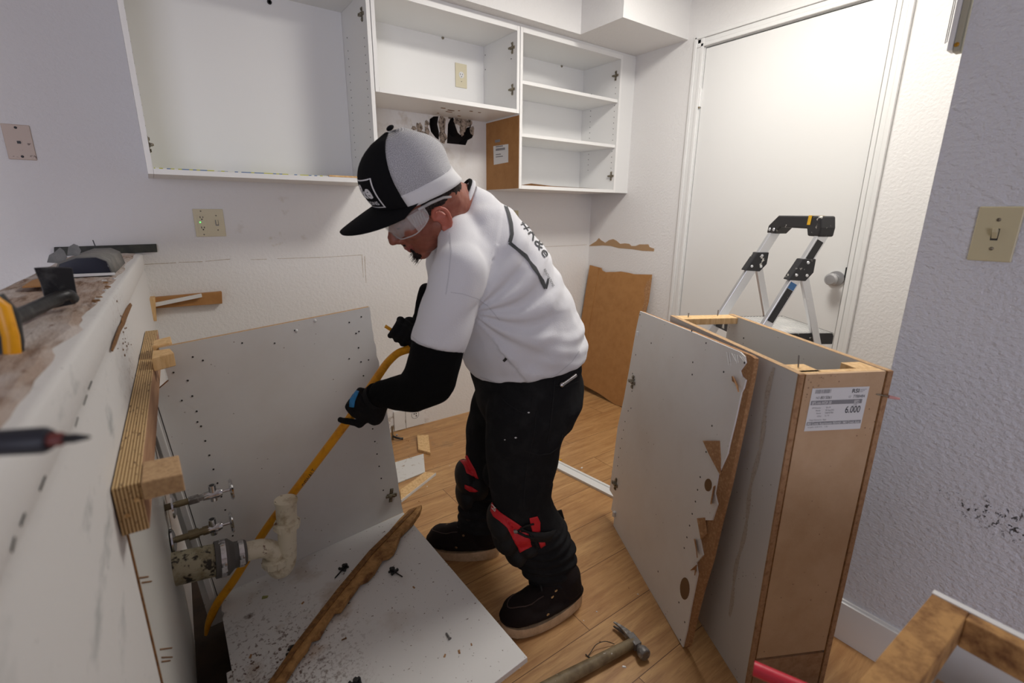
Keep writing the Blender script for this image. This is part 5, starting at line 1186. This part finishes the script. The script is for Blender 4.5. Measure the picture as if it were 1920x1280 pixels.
# safety glasses with ribbed side shield
g = G(HM); fr = []
for i in range(13):
    ph = math.radians(-78+156*i/12); fr.append((ph, .108*math.cos(ph)+.004, .074*math.sin(ph)))
vs = []
for ph, x, y in fr:
    dip = .022+.010*math.cos(ph*2)-.012*math.exp(-(y/.010)**2)
    vs += [V((x+.003, y*1.03, .016)), V((x, y*1.02, -.004)), V((x-.004, y, -dip-.004))]
g.add(vs, [(3*i+k, 3*i+k+1, 3*i+k+4, 3*i+k+3) for i in range(12) for k in range(2)]); gl = obj('safety_glasses', g, m_lens, man, smooth=60)
sd = gl.modifiers.new('s', 'SOLIDIFY'); sd.thickness = .002
for s in (1, -1):
    g = G(HM); g.tube([(.030, .080*s, .014), (.0, .083*s, .012), (-.030, .082*s, .006), (-.046, .076*s, -.004)], [.0035, .0035, .003, .0025], 8); obj('glasses_temple', g, m_clearrib, gl, smooth=60)
    g = G(HM); g.prism([(.060, .0695*s, .012), (.018, .0815*s, .012), (.022, .0815*s, -.014), (.056, .0705*s, -.030)], (0, .0015*s, 0)); obj('side_shield', g, m_lens, gl)
    for k in range(5): x = .026+.006*k; obj('shield_rib', G(HM).cyl((x, .0835*s-(x-.02)*.28*s, .006), (x+.004, .0835*s-(x-.016)*.28*s, -.018), .0009, n=6), m_clearrib, gl)
    g = G(HM); g.tube(smooth_path([(.104, .006*s, -.018), (.098, .030*s, -.032), (.082, .054*s, -.032), (.056, .0705*s, -.030), (.022, .080*s, -.014), (.018, .082*s, .012)], 4), .0015, 6); obj('lens_rim', g, m_clearrib, gl)

# ---- t-shirt
tee = G(); rs = []
prof = [((882, 700), (1086, 652), .187, 0), ((868, 672), (1089, 628), .190, 0), ((850, 630), (1076, 594), .192, 0), ((832, 590), (1060, 556), .192, 0), ((815, 556), (1040, 515), .194, 0),
        ((805, 525), (1016, 472), .192, 0), ((802, 497), (986, 430), .178, 0), ((808, 470), (952, 392), .140, 0), ((824, 450), (918, 360), .096, 0), ((836, 438), (890, 343), .078, 0)]
for fr_, bk_, l, o in prof:
    c, f = mid(fr_, bk_); fa = (PM(*fr_)-PM(*bk_)).normalized(); rs.append(sect(c, f, l, fa, LT, 32, 2.25))
tee.rings(rs)
sh = NSH+LT*-.01
HEMN = PM(822, 652, .20)
def cone(g, a, ra, b, rb, f=1.0, n=22): g.ball(a, ra, n=n, m=12); g.tube([a, a.lerp(b, .5), b], [ra, (ra+rb)/2, rb], n)
cone(tee, NSH, .069, HEMN, .073); tee.cap(NSH, .064, PM(862, 440, .08), .058, 20); tee.ball(NSH.lerp(CH, .35), .092); tee.ball(PM(905, 425, .07), .06)
HEMF = FSH.lerp(FEL, .62); cone(tee, FSH, .072, HEMF, .068); tee.ball(FSH.lerp(CH, .35), .09)
axT = (PM(985, 690)-PM(868, 405)).normalized()
def tfn(co, n):
    r = co-PM(868, 405); t_ = r.dot(axT); lat = (co-BP).dot(LT)
    side = max(0, n.dot(LT)); back = max(0, -n.dot(F0)); d = 0
    # drag folds radiating from the armpit to the lower back
    ap = PM(905, 590, .17); q = co-ap; u_ = q.dot(-F0); w_ = q.dot(UZ)
    ang = math.atan2(w_, u_+.03); rr = math.hypot(w_, u_+.03)
    fold = math.sin(ang*13+1.2+3*wr(co, 5, 1))*math.exp(-((rr-.13)/.10)**2)*(1 if u_ > -.03 else 0)
    fold = abs(fold)**.6*math.copysign(1, fold); d += .0085*fold*(side*.8+.25)*(1 if -.9 < ang < 1.2 else 0)
    # horizontal rucks near the hem
    if t_ > .36: d += .0030*math.sin(co.z*150+14*wr(co, 4, 5)+u_*10)*min(1, (t_-.36)/.06)*(.4+.6*abs(wr(co, 7, 2)))*(t_ < .52)
    if .18 < t_ < .45: d += .0035*back*math.sin(t_*95+6*wr(co, 5, 9))*.8
    d += .0065*wr(co, 8, 3)+.003*wr(co, 20, 4)+.0035*math.sin(q.dot(UZ)*70+q.dot(F0)*40+4*wr(co, 6, 7))*max(0, wr(co, 4, 2)+.1)
    return d
shirt, tee_bvh = blob('t_shirt', tee, m_shirt, man, .0065, 14, tfn)
# collar rib, black undershirt collar, sleeve hem and seams follow the cloth
def ribbon(name, pts, w, mat, par, bvh=tee_bvh, off=.0008, th=0):
    vs, fs = stroke(pts, w); return drape(name, vs, fs, bvh, mat, par, off=off, step=5, thick=th)
m_shirt2 = M('white_cotton_rib', (.66, .66, .69), .9, bump=(500, .4, 2))
cring = []
for k in range(28):
    a = 2*math.pi*k/28; fa = (PM(824, 452)-PM(884, 343)).normalized(); c, f = mid((824, 452), (884, 343)); cring.append(c+fa*f*1.02*math.cos(a)+LT*.080*math.sin(a)+axT*.0)
g = G(); 
pts = cring+[cring[0]]; g.tube(pts, .0075, 10, caps=False); obj('collar', g, m_shirt2, shirt, smooth=70)
g = G(); pts2 = [p-axT*.010+(p-mid((824, 452), (884, 343))[0])*-.05 for p in pts]; g.tube(pts2, .005, 10, caps=False); obj('undershirt_collar', g, m_sleeve, man, smooth=70)
m_seamw = M('shirt_seam', (.60, .60, .63), .9)
ribbon('sleeve_seam', [(845, 548), (868, 551), (895, 560), (915, 574), (930, 592), (937, 600)], 1.6, m_seamw, shirt)
ribbon('shoulder_seam', [(843, 436), (846, 470), (841, 520), (836, 552)], 2.0, m_seamw, shirt)
ribbon('hem_seam', [(900, 706), (930, 717), (970, 721), (1010, 715), (1045, 701), (1072, 678), (1086, 658)], 1.4, m_seamw, shirt)
ribbon('sleeve_hem_seam', [(771, 629), (785, 641), (810, 652), (840, 661), (872, 665)], 1.3, m_seamw, shirt)
ribbon('small_tear', [(944, 677), (950, 671)], 5, m_slot, shirt)
# print on the back
pr1 = [(947, 384), (953, 400), (958, 420), (960, 440), (956, 455)]
ribbon('shirt_print', pr1, [5, 6, 7, 7, 7], m_print, shirt, off=.0018, th=0)
ribbon('shirt_print', [(955, 455), (968, 466), (985, 480), (992, 490), (1002, 503), (1010, 516), (1016, 527), (1022, 541)], [7, 6, 8, 5, 8, 5, 8, 6], m_print, shirt, off=.0018, th=0)
ribbon('shirt_print', [(1022, 541), (1026, 530), (1027, 522)], [6, 4, 3], m_print, shirt, off=.0018, th=0)
def tletters(s, base, ang, size, sx, mat=m_print):
    vs, fs = text_mesh(s, size, sx, .02); ca, sa = math.cos(ang), math.sin(ang)
    return drape('shirt_lettering', [(base[0]+x*ca+y*sa, base[1]+x*sa-y*ca) for x, y in vs], fs, tee_bvh, mat, shirt, off=.0018, step=4)
tletters('#R&e', (976, 418), math.radians(56), 22, 1.6); tletters('RENOVATIONS', (1018, 505), math.radians(62), 6, .9)

# ---- trousers
leg = G()
c_h, f_h = mid((878, 700), (1086, 668)); fa_h = (PM(878, 700)-PM(1086, 668)).normalized()
hips = [sect(c_h, f_h*.93, .165, fa_h, LT, 32, 2.3)]
c_u, f_u = mid((884, 672), (1080, 640)); hips.insert(0, sect(c_u, f_u*.86, .150, fa_h, LT, 32, 2.3))
c2, f2 = mid((893, 750), (1083, 738)); hips.append(sect(c2, f2*.97, .185, F0, LT, 32, 2.2))
c3, f3 = mid((905, 790), (1066, 782)); hips.append(sect(c3, f3*.93, .17, F0, LT, 32, 2.2)); leg.rings(hips)
def lg(a, b, off, lat, k=1.): c, f = mid(a, b, off); return (c, f*k, lat)
nleg = [lg((908, 745), (1080, 735), .09, .095, .9), lg((910, 790), (1062, 785), .115, .095), lg((911, 830), (1049, 828), .125, .09), lg((914, 868), (1041, 862), .13, .085), lg((918, 905), (1034, 900), .133, .08), lg((924, 942), (1030, 938), .135, .076),
        lg((930, 975), (1040, 968), .137, .074), lg((950, 1015), (1062, 1003), .14, .072), lg((976, 1052), (1075, 1040), .148, .068), lg((996, 1085), (1083, 1082), .158, .064)]
limb(leg, nleg)
leg.ball(PM(1052, 1022, .14), (.040, .055, .028)); leg.ball(PM(1045, 1062, .15), (.058, .055, .022)); leg.ball(PM(1030, 1040, .15), (.045, .060, .02))
fleg = [lg((885, 745), (1040, 730), -.09, .095, .9), lg((877, 790), (1010, 790), -.115, .09), lg((871, 830), (985, 830), -.13, .085), lg((872, 870), (965, 865), -.14, .078), lg((868, 905), (955, 900), -.145, .07), lg((862, 945), (945, 945), -.148, .066), lg((858, 985), (936, 985), -.15, .062)]
limb(leg, fleg)
leg.ball(PM(930, 890, -.03), .05)
def pfn(co, n):
    d = .006*wr(co, 7, 8)+.003*wr(co, 16, 9)
    if co.z < .30: d += .0035*math.sin(co.z*170+8*wr(co, 6, 1))
    # thigh creases falling from the hip
    if co.z > .45: d += .0022*math.sin((co.z*60+co.dot(F0)*55)+5*wr(co, 4, 6))
    return d
pants, leg_bvh = blob('trousers', leg, m_pants, man, .0065, 5, pfn)
for pts, w in (([(1000, 742), (996, 765), (986, 772)], 1.6), ([(936, 740), (950, 756), (975, 772), (990, 776)], 1.5), ([(1040, 712), (1036, 760), (1031, 800), (1026, 830)], 1.6),
               ([(1006, 770), (1001, 815), (990, 860), (984, 905), (982, 950)], 1.4), ([(985, 845), (1010, 853), (1032, 850), (1048, 838), (1055, 815)], 2), ([(1041, 722), (1062, 724), (1084, 714)], 2)):
    vs, fs = stroke(pts, w); drape('trouser_seam', vs, fs, leg_bvh, m_seam, pants, off=.001, step=6, thick=.001)
for x, y, s in ((991, 773, 2.5), (967, 820, 2.6), (947, 824, 1.6)): poly_drape('paint_fleck', [(x-s, y), (x, y-s*.6), (x+s, y), (x, y+s*.7)], leg_bvh, m_white, pants, off=.002)
kc_ = PM(1063, 715, .14); g = G(); ka = (PM(1082, 703, .14)-PM(1051, 724, .14)).normalized()
def ontr(x, y, off=.004):
    h = leg_bvh.ray_cast(CAMP, ray(x, y).normalized()); return (h[0] if h[0] else PM(x, y, .14))-ray(x, y).normalized()*off
g.tube([ontr(1054, 721), ontr(1079, 703)], .0065, 12); g.ball(ontr(1053, 721, .006), .008); tag(obj('pocket_knife', g, m_chrome, smooth=60), 'silver pocket tool sticking out of the man\'s back trouser pocket', 'pocket knife')
# knee pads
def kneepad(label, outline_off, cap_pts, red_polys, strap, logo, bvh_g):
    g = G()
    for c, r in cap_pts: g.ball(c, r, ax=(F0, LT, UZ))
    pad, bv = blob('knee_pad', g, m_pad, man, .006, 5)
    both = BVHTree.FromPolygons(*(lambda m: ([v.co+root_loc(man) for v in m.vertices], [tuple(p.vertices) for p in m.polygons]))(pad.data))
    for poly in red_polys:
        vs, fs = poly, [tuple(range(len(poly)))]
        drape('red_panel', vs, fs, joined([pad, pants]), m_red, pad, off=.003, step=5, thick=.002)
    for pts, w in strap: vs, fs = stroke(pts, w); drape('knee_strap', vs, fs, joined([pad, pants]), m_pad, pad, off=.005, step=6, thick=.003)
    for pts, w in logo: vs, fs = stroke(pts, w); drape('pad_logo', vs, fs, joined([pad, pants]), m_white, pad, off=.0055, step=4)
    return pad
def joined(os_):
    vs = []; fs = []
    for o in os_:
        k = len(vs); L = root_loc(o); vs += [v.co+L for v in o.data.vertices]; fs += [tuple(i+k for i in p.vertices) for p in o.data.polygons]
    return BVHTree.FromPolygons(vs, fs)
p1_ = kneepad('near', 0, [(PM(938, 975, .14), (.040, .070, .055)), (PM(946, 1000, .14), (.040, .070, .06)), (PM(966, 1030, .145), (.036, .062, .045)), (PM(975, 985, .15), (.055, .070, .045)), (PM(985, 1012, .15), (.045, .070, .04))],
    [[(924, 941), (929, 950), (940, 960), (972, 981), (984, 991), (990, 1000), (997, 1024), (976, 1035), (968, 1022), (956, 1000), (950, 988), (935, 975), (926, 968), (921, 958)],
     [(992, 970), (1007, 967), (1012, 978), (1012, 995), (999, 1000), (995, 985)], [(1013, 1007), (1019, 1006), (1022, 1020), (1014, 1026), (1009, 1016)]],
    [([(975, 988), (990, 996), (1002, 1010), (1008, 1025)], 5), ([(968, 995), (985, 983), (1000, 980)], 3), ([(968, 996), (985, 1004), (1000, 1008)], 4)],
    [([(925, 944), (932, 951)], 1.6), ([(924, 950), (931, 957)], 1.6), ([(926, 955), (929, 950), (932, 955)], 1.4)], None)
g = G(); a, b = PM(1008, 975, .215), PM(1044, 962, .10); c_, f_ = mid((940, 985), (1040, 968), .138)
rs = []
for k in range(24):
    a_ = 2*math.pi*k/24
    rs.append(c_+F0*(f_*1.05)*math.cos(a_)+LT*.079*math.sin(a_)+UZ*(-.028*math.cos(a_)*-1-.0))
st1 = [p-UZ*.016 for p in rs]; st2 = [p+UZ*.016 for p in rs]
g.add(st1+st2, [(i, (i+1) % 24, 24+(i+1) % 24, 24+i) for i in range(24)]); so_ = obj('knee_strap_band', g, m_pad, p1_, smooth=60); sd = so_.modifiers.new('s', 'SOLIDIFY'); sd.thickness = .004; sd.offset = 1
e_ = PM(1038, 968, .10); obj('strap_tail', G().prism([e_+V((-.01, 0, .018)), e_+V((.026, -.01, .02)), e_+V((.038, -.012, -.018)), e_+V((0, 0, -.016))], (0, .004, 0)), m_pad, p1_, bevel=.001)
q_ = ontr(967, 993, .012); h = joined([p1_, pants]).ray_cast(CAMP, ray(967, 994).normalized()); cc = h[0]; nn = h[1] if h[1].dot(ray(967, 994)) < 0 else -h[1]
obj('pad_rivet', G().lathe(cc+nn*.004, nn, [(0, .008), (.003, .0075), (.004, .004)], 16), m_hsteel, p1_, smooth=40)
p2_ = kneepad('far', 0, [(PM(872, 893, -.145), (.036, .070, .060)), (PM(872, 925, -.148), (.034, .066, .055)), (PM(878, 955, -.15), (.028, .055, .04)), (PM(895, 905, -.13), (.045, .070, .06))],
    [[(862, 852), (867, 846), (875, 849), (882, 862), (892, 880), (898, 897), (886, 893), (875, 887), (870, 873), (863, 864)], [(872, 908), (885, 912), (897, 920), (892, 922), (880, 920), (872, 914)]],
    [], [([(866, 852), (872, 856)], 1.6), ([(866, 857), (872, 852)], 1.4)], None)

# ---- boots
def boot(ankle, heel, toe, name='boot'):
    heel, toe = V(heel), V(toe); d = (toe-heel).normalized(); s = UZ.cross(d); L = (toe-heel).length; w = .052
    out = []
    n = 28
    for k in range(n):
        a = 2*math.pi*k/n; f = .5-.5*math.cos(a); sg_ = math.sin(a)
        ww = w*(.80+.30*math.sin(min(1, f*1.15)*math.pi*.62)) if f < .9 else w*.95
        x = f*L; y = math.copysign(abs(sg_)**.62, sg_)*ww; out.append((x, y, f))
    rs = [[heel+d*x+s*y*(1.0 if z else .96)+UZ*((.0 if z == 0 else (.043-.010*min(1, f*1.4)) if z == 2 else .004)+ (.010*max(0, (f-.72)/.28)**2)) for x, y, f in out] for z in (0, 1, 2)]
    so = obj('boot_sole', G().rings(rs), m_sole, man, smooth=60)
    g = G(); ax = (d, s, UZ)
    g.ball(heel+d*L*.80+UZ*.062, (L*.185, w*.98, .043), ax); g.ball(heel+d*L*.60+UZ*.070, (L*.22, w*.92, .048), ax); g.ball(heel+d*L*.38+UZ*.085, (L*.22, w*.86, .055), ax); g.ball(heel+d*L*.17+UZ*.078, (L*.15, w*.82, .055), ax)
    sf = [(0, 0, 0), (L*.5, 0, 0)]
    g.tube([heel+d*L*.20+UZ*.07, heel+d*L*.22+UZ*.12, ankle+UZ*.045], [.052, .050, .050], 18)
    ol = [heel+d*(x*.93+L*.035)+s*y*.79+UZ*.054 for x, y, f in out]; g.tube(ol+ol[:2], .015, 10)
    up_, bv = blob('boot', g, m_boot, man, .005, 5, lambda c, n: .0012*wr(c, 40, 4), matfn=None)
    # moccasin toe seam and lace eyelets
    pt = []
    for k in range(15):
        a = math.radians(-112+224*k/14); pt.append((heel+d*L*(.66+.27*math.cos(a))+s*w*.60*math.sin(a), ))
    tg = []
    for (p_,) in pt:
        h = bv.ray_cast(p_+UZ*.3, -UZ)
        if h[0]: tg.append(h[0]+UZ*.001)
    if len(tg) > 3: obj('toe_seam', G().tube(tg, .0016, 6), M('boot_stitch', s2l(70, 55, 50), .8), up_, smooth=60)
    for f, z in ((.42, .115), (.47, .100), (.56, .062)):
        for sg_ in (1, -1):
            h = bv.ray_cast(heel+d*L*f+s*sg_*.15+UZ*z, -s*sg_)
            if h[0]: obj('eyelet', G().lathe(h[0], s*sg_, [(-.002, .005), (.0015, .005), (.002, .0025)], 12), m_chrome, up_, smooth=40)
    lc = smooth_path([heel+d*L*.56+UZ*.118+s*.02, heel+d*L*.54+UZ*.128, heel+d*L*.52+UZ*.130-s*.02], 3); obj('lace', G().tube(lc, .003, 8), m_slot, up_, smooth=60)
    return up_
boot(NAN, (.962, .928, 0), (.672, .965, 0)); boot(FAN, (.868, 1.262, 0), (.660, 1.436, 0))

# ---- yellow pry bar
YBAR = 1.425
hook = [P(386, 1190, 1, YBAR), P(392, 1165, 1, YBAR), P(408, 1130, 1, YBAR), P(440, 1085, 1, YBAR), P(500, 990, 1, YBAR)]
barN = PM(655, 785, .075); barT = barN+(barN-hook[-1])*.30
seg = smooth_path(hook+[hook[-1].lerp(barN, .5), barN], 6)
upper = [barN, PM(690, 733, .05), PM(712, 700, .02), PM(728, 678, -.01), PM(746, 662, -.04), PM(765, 655, -.06)]
seg2 = smooth_path(upper, 5)
t = thing('yellow_pry_bar', 'long yellow steel wrecking bar held in both gloved hands, hooked behind the cabinet', 'pry bar', hook[2])
allp = seg+seg2[1:]; rad = [max(.004, min(.0115, .004+.0009*i)) for i in range(len(allp))]
obj('shaft', G().tube(allp, rad, 12), m_yellow, t, smooth=50)
he = seg2[-1]; obj('upper_claw', G().tube(smooth_path([he, PM(772, 645, -.07), PM(765, 634, -.08), PM(750, 628, -.085), PM(722, 611, -.09)], 5), [.0105]*12+[.008]*9, 10, flat=.6), m_yellow, t, smooth=50)
bv = bvh_of(G().tube(allp, rad, 12))
a = (573, 903); ang = math.atan2(-30, 20)
vs, fs = text_mesh('DEWALT', 9.5, 1.0, .03); ang = math.radians(-57); ca, sa = math.cos(ang), math.sin(ang)
drape('bar_lettering', [(571+x*ca+y*sa, 913+x*sa-y*ca) for x, y in vs], fs, bv, m_slot, t, off=.0006, step=3)
for f in (.90, .94): i = int(len(seg)*f)

# ---- black sleeves
def sleeve(name, a, b, c, r0, r1, r2, bulge):
    g = G(); g.cap(a, r0, b, r1, 20); g.cap(b, r1, c, r2, 20); g.ball(b+bulge, r1*.95)
    return blob(name, g, m_sleeve, man, .006, 5, lambda co, n: .005*wr(co, 11, 3)+.0025*math.sin(co.dot((c-b).normalized())*110+5*wr(co, 8, 2))*.8)
UA = NSH.lerp(NEL, .35)
g = G(); ELB = PM(812, 712, .19)
pts = [(PM(835, 610, .20), .058), (PM(818, 665, .20), .066), (PM(806, 712, .195), .066), (PM(775, 735, .175), .054), (PM(745, 738, .155), .046), (PM(718, 739, .14), .036)]
for (a, ra), (b, rb) in zip(pts[:-1], pts[1:]): g.cap(a, ra, b, rb, 20)
sl1, sl_bvh = blob('undershirt_sleeve', g, m_sleeve, man, .006, 5, lambda co, n: .005*wr(co, 11, 3)+.003*wr(co, 25, 5))
g = G(); pts = [(HEMF.lerp(FSH, .2), .055), (PM(800, 600, -.24), .050), (PM(790, 640, -.20), .050), (PM(780, 636, -.14), .040)]
for (a, ra), (b, rb) in zip(pts[:-1], pts[1:]): g.cap(a, ra, b, rb, 16)
g.cap(PM(800, 545, -.20), .026, PM(792, 612, -.2), .036)
blob('undershirt_sleeve', g, m_sleeve, man, .006, 4, lambda co, n: .004*wr(co, 14, 3))

# ---- gloved hands
def hand(wrist, grip, baxis, rb, palm_dir, fwd_dir, point=None, blue=False, lab_='work_glove', spread=.0215):
    """palm on one side of the bar, four separate fingers curled round it, thumb closing from the side"""
    B = V(baxis).normalized(); pd = V(palm_dir); pd = (pd-B*pd.dot(B)).normalized(); q = B.cross(pd).normalized()
    if q.dot(V(fwd_dir)) < 0: q = -q
    g = G(); R0 = rb+.012
    kn = []
    for i in range(4):
        s_ = (i-1.5)*spread; r = [.0102, .0108, .0104, .0092][i]; c = V(grip)+B*s_
        k0 = c+pd*(R0+.010)+q*.004; kn.append(k0)
        if point is not None and i == point[0]:
            e1 = k0.lerp(point[1], .35); e2 = k0.lerp(point[1], .7)
            g.cap(k0, r*1.15, e1, r*1.02, 10); g.cap(e1, r*1.02, e2, r*.95, 10); g.cap(e2, r*.95, point[1], r*.85, 10); continue
        angs = [math.radians(a) for a in (12, 62, 118, 178, 222)]
        pr = k0
        for j, a in enumerate(angs[1:]):
            p_ = c+pd*math.cos(a)*R0*1.05+q*math.sin(a)*R0*1.05; g.cap(pr, r*(1.12-.05*j), p_, r*(1.07-.06*j), 10); pr = p_
    pc = V(grip)+pd*(R0+.022)-q*.022
    for k0 in kn: g.cap(k0, .0125, V(wrist).lerp(pc, .45), .020, 12)
    g.cap(pc, .024, V(wrist), .030, 16)
    # thumb leaves the side of the palm near its base
    tb = V(wrist).lerp(pc, .6)+B*.030*(-1 if point is None else -1); t1 = V(grip)-B*.040+pd*.016-q*.018; t2 = V(grip)-B*.030-pd*.006-q*(R0+.004); t3 = V(grip)-B*.012-pd*.016-q*(R0-.002)
    g.cap(tb, .016, t1, .013, 10); g.cap(t1, .013, t2, .0115, 10); g.cap(t2, .0115, t3, .0100, 10)
    gl_, bv_ = blob(lab_, g, m_glove, man, .0034, 2, lambda c, n: .0009*wr(c, 90, 3))
    return gl_, bv_, kn
Bx = (hook[-1]-barN).normalized()
gripN = PM(672, 758, .085)
gripN = barN+(-Bx)*((gripN-barN).dot(-Bx))
gl1, gb1, kn = hand(NWR+V((.004, 0, .004)), gripN, Bx, .0115, (CAMP-gripN).normalized()*.55+V((.6, -.1, .2)), V((-.6, .1, .4)), point=(3, PM(638, 787, .088)))
vs, fs = stroke([(668, 732), (664, 742), (661, 752), (660, 763)], [11, 11, 10, 9]); drape('blue_knuckle_rib', vs, fs, gb1, m_blue, gl1, off=.0012, step=3, thick=.001)
obj('glove_cuff', G().tube([NWR.lerp(gripN, .12), NWR.lerp(gripN, .34)], [.0345, .032], 20), m_glove, gl1, smooth=60)
g2 = PM(757, 628, -.085); B2 = (PM(722, 611, -.09)-PM(768, 640, -.08)).normalized()
gl2, gb2, kn2 = hand(PM(784, 640, -.14), g2, B2, .010, V((.4, .3, .9)), V((-.6, -.3, 0)))
obj('glove_cuff', G().tube([PM(784, 638, -.14), PM(772, 632, -.11)], [.038, .034], 20), m_glove, gl2, smooth=60)
g = G()
bpy.context.view_layer.update()
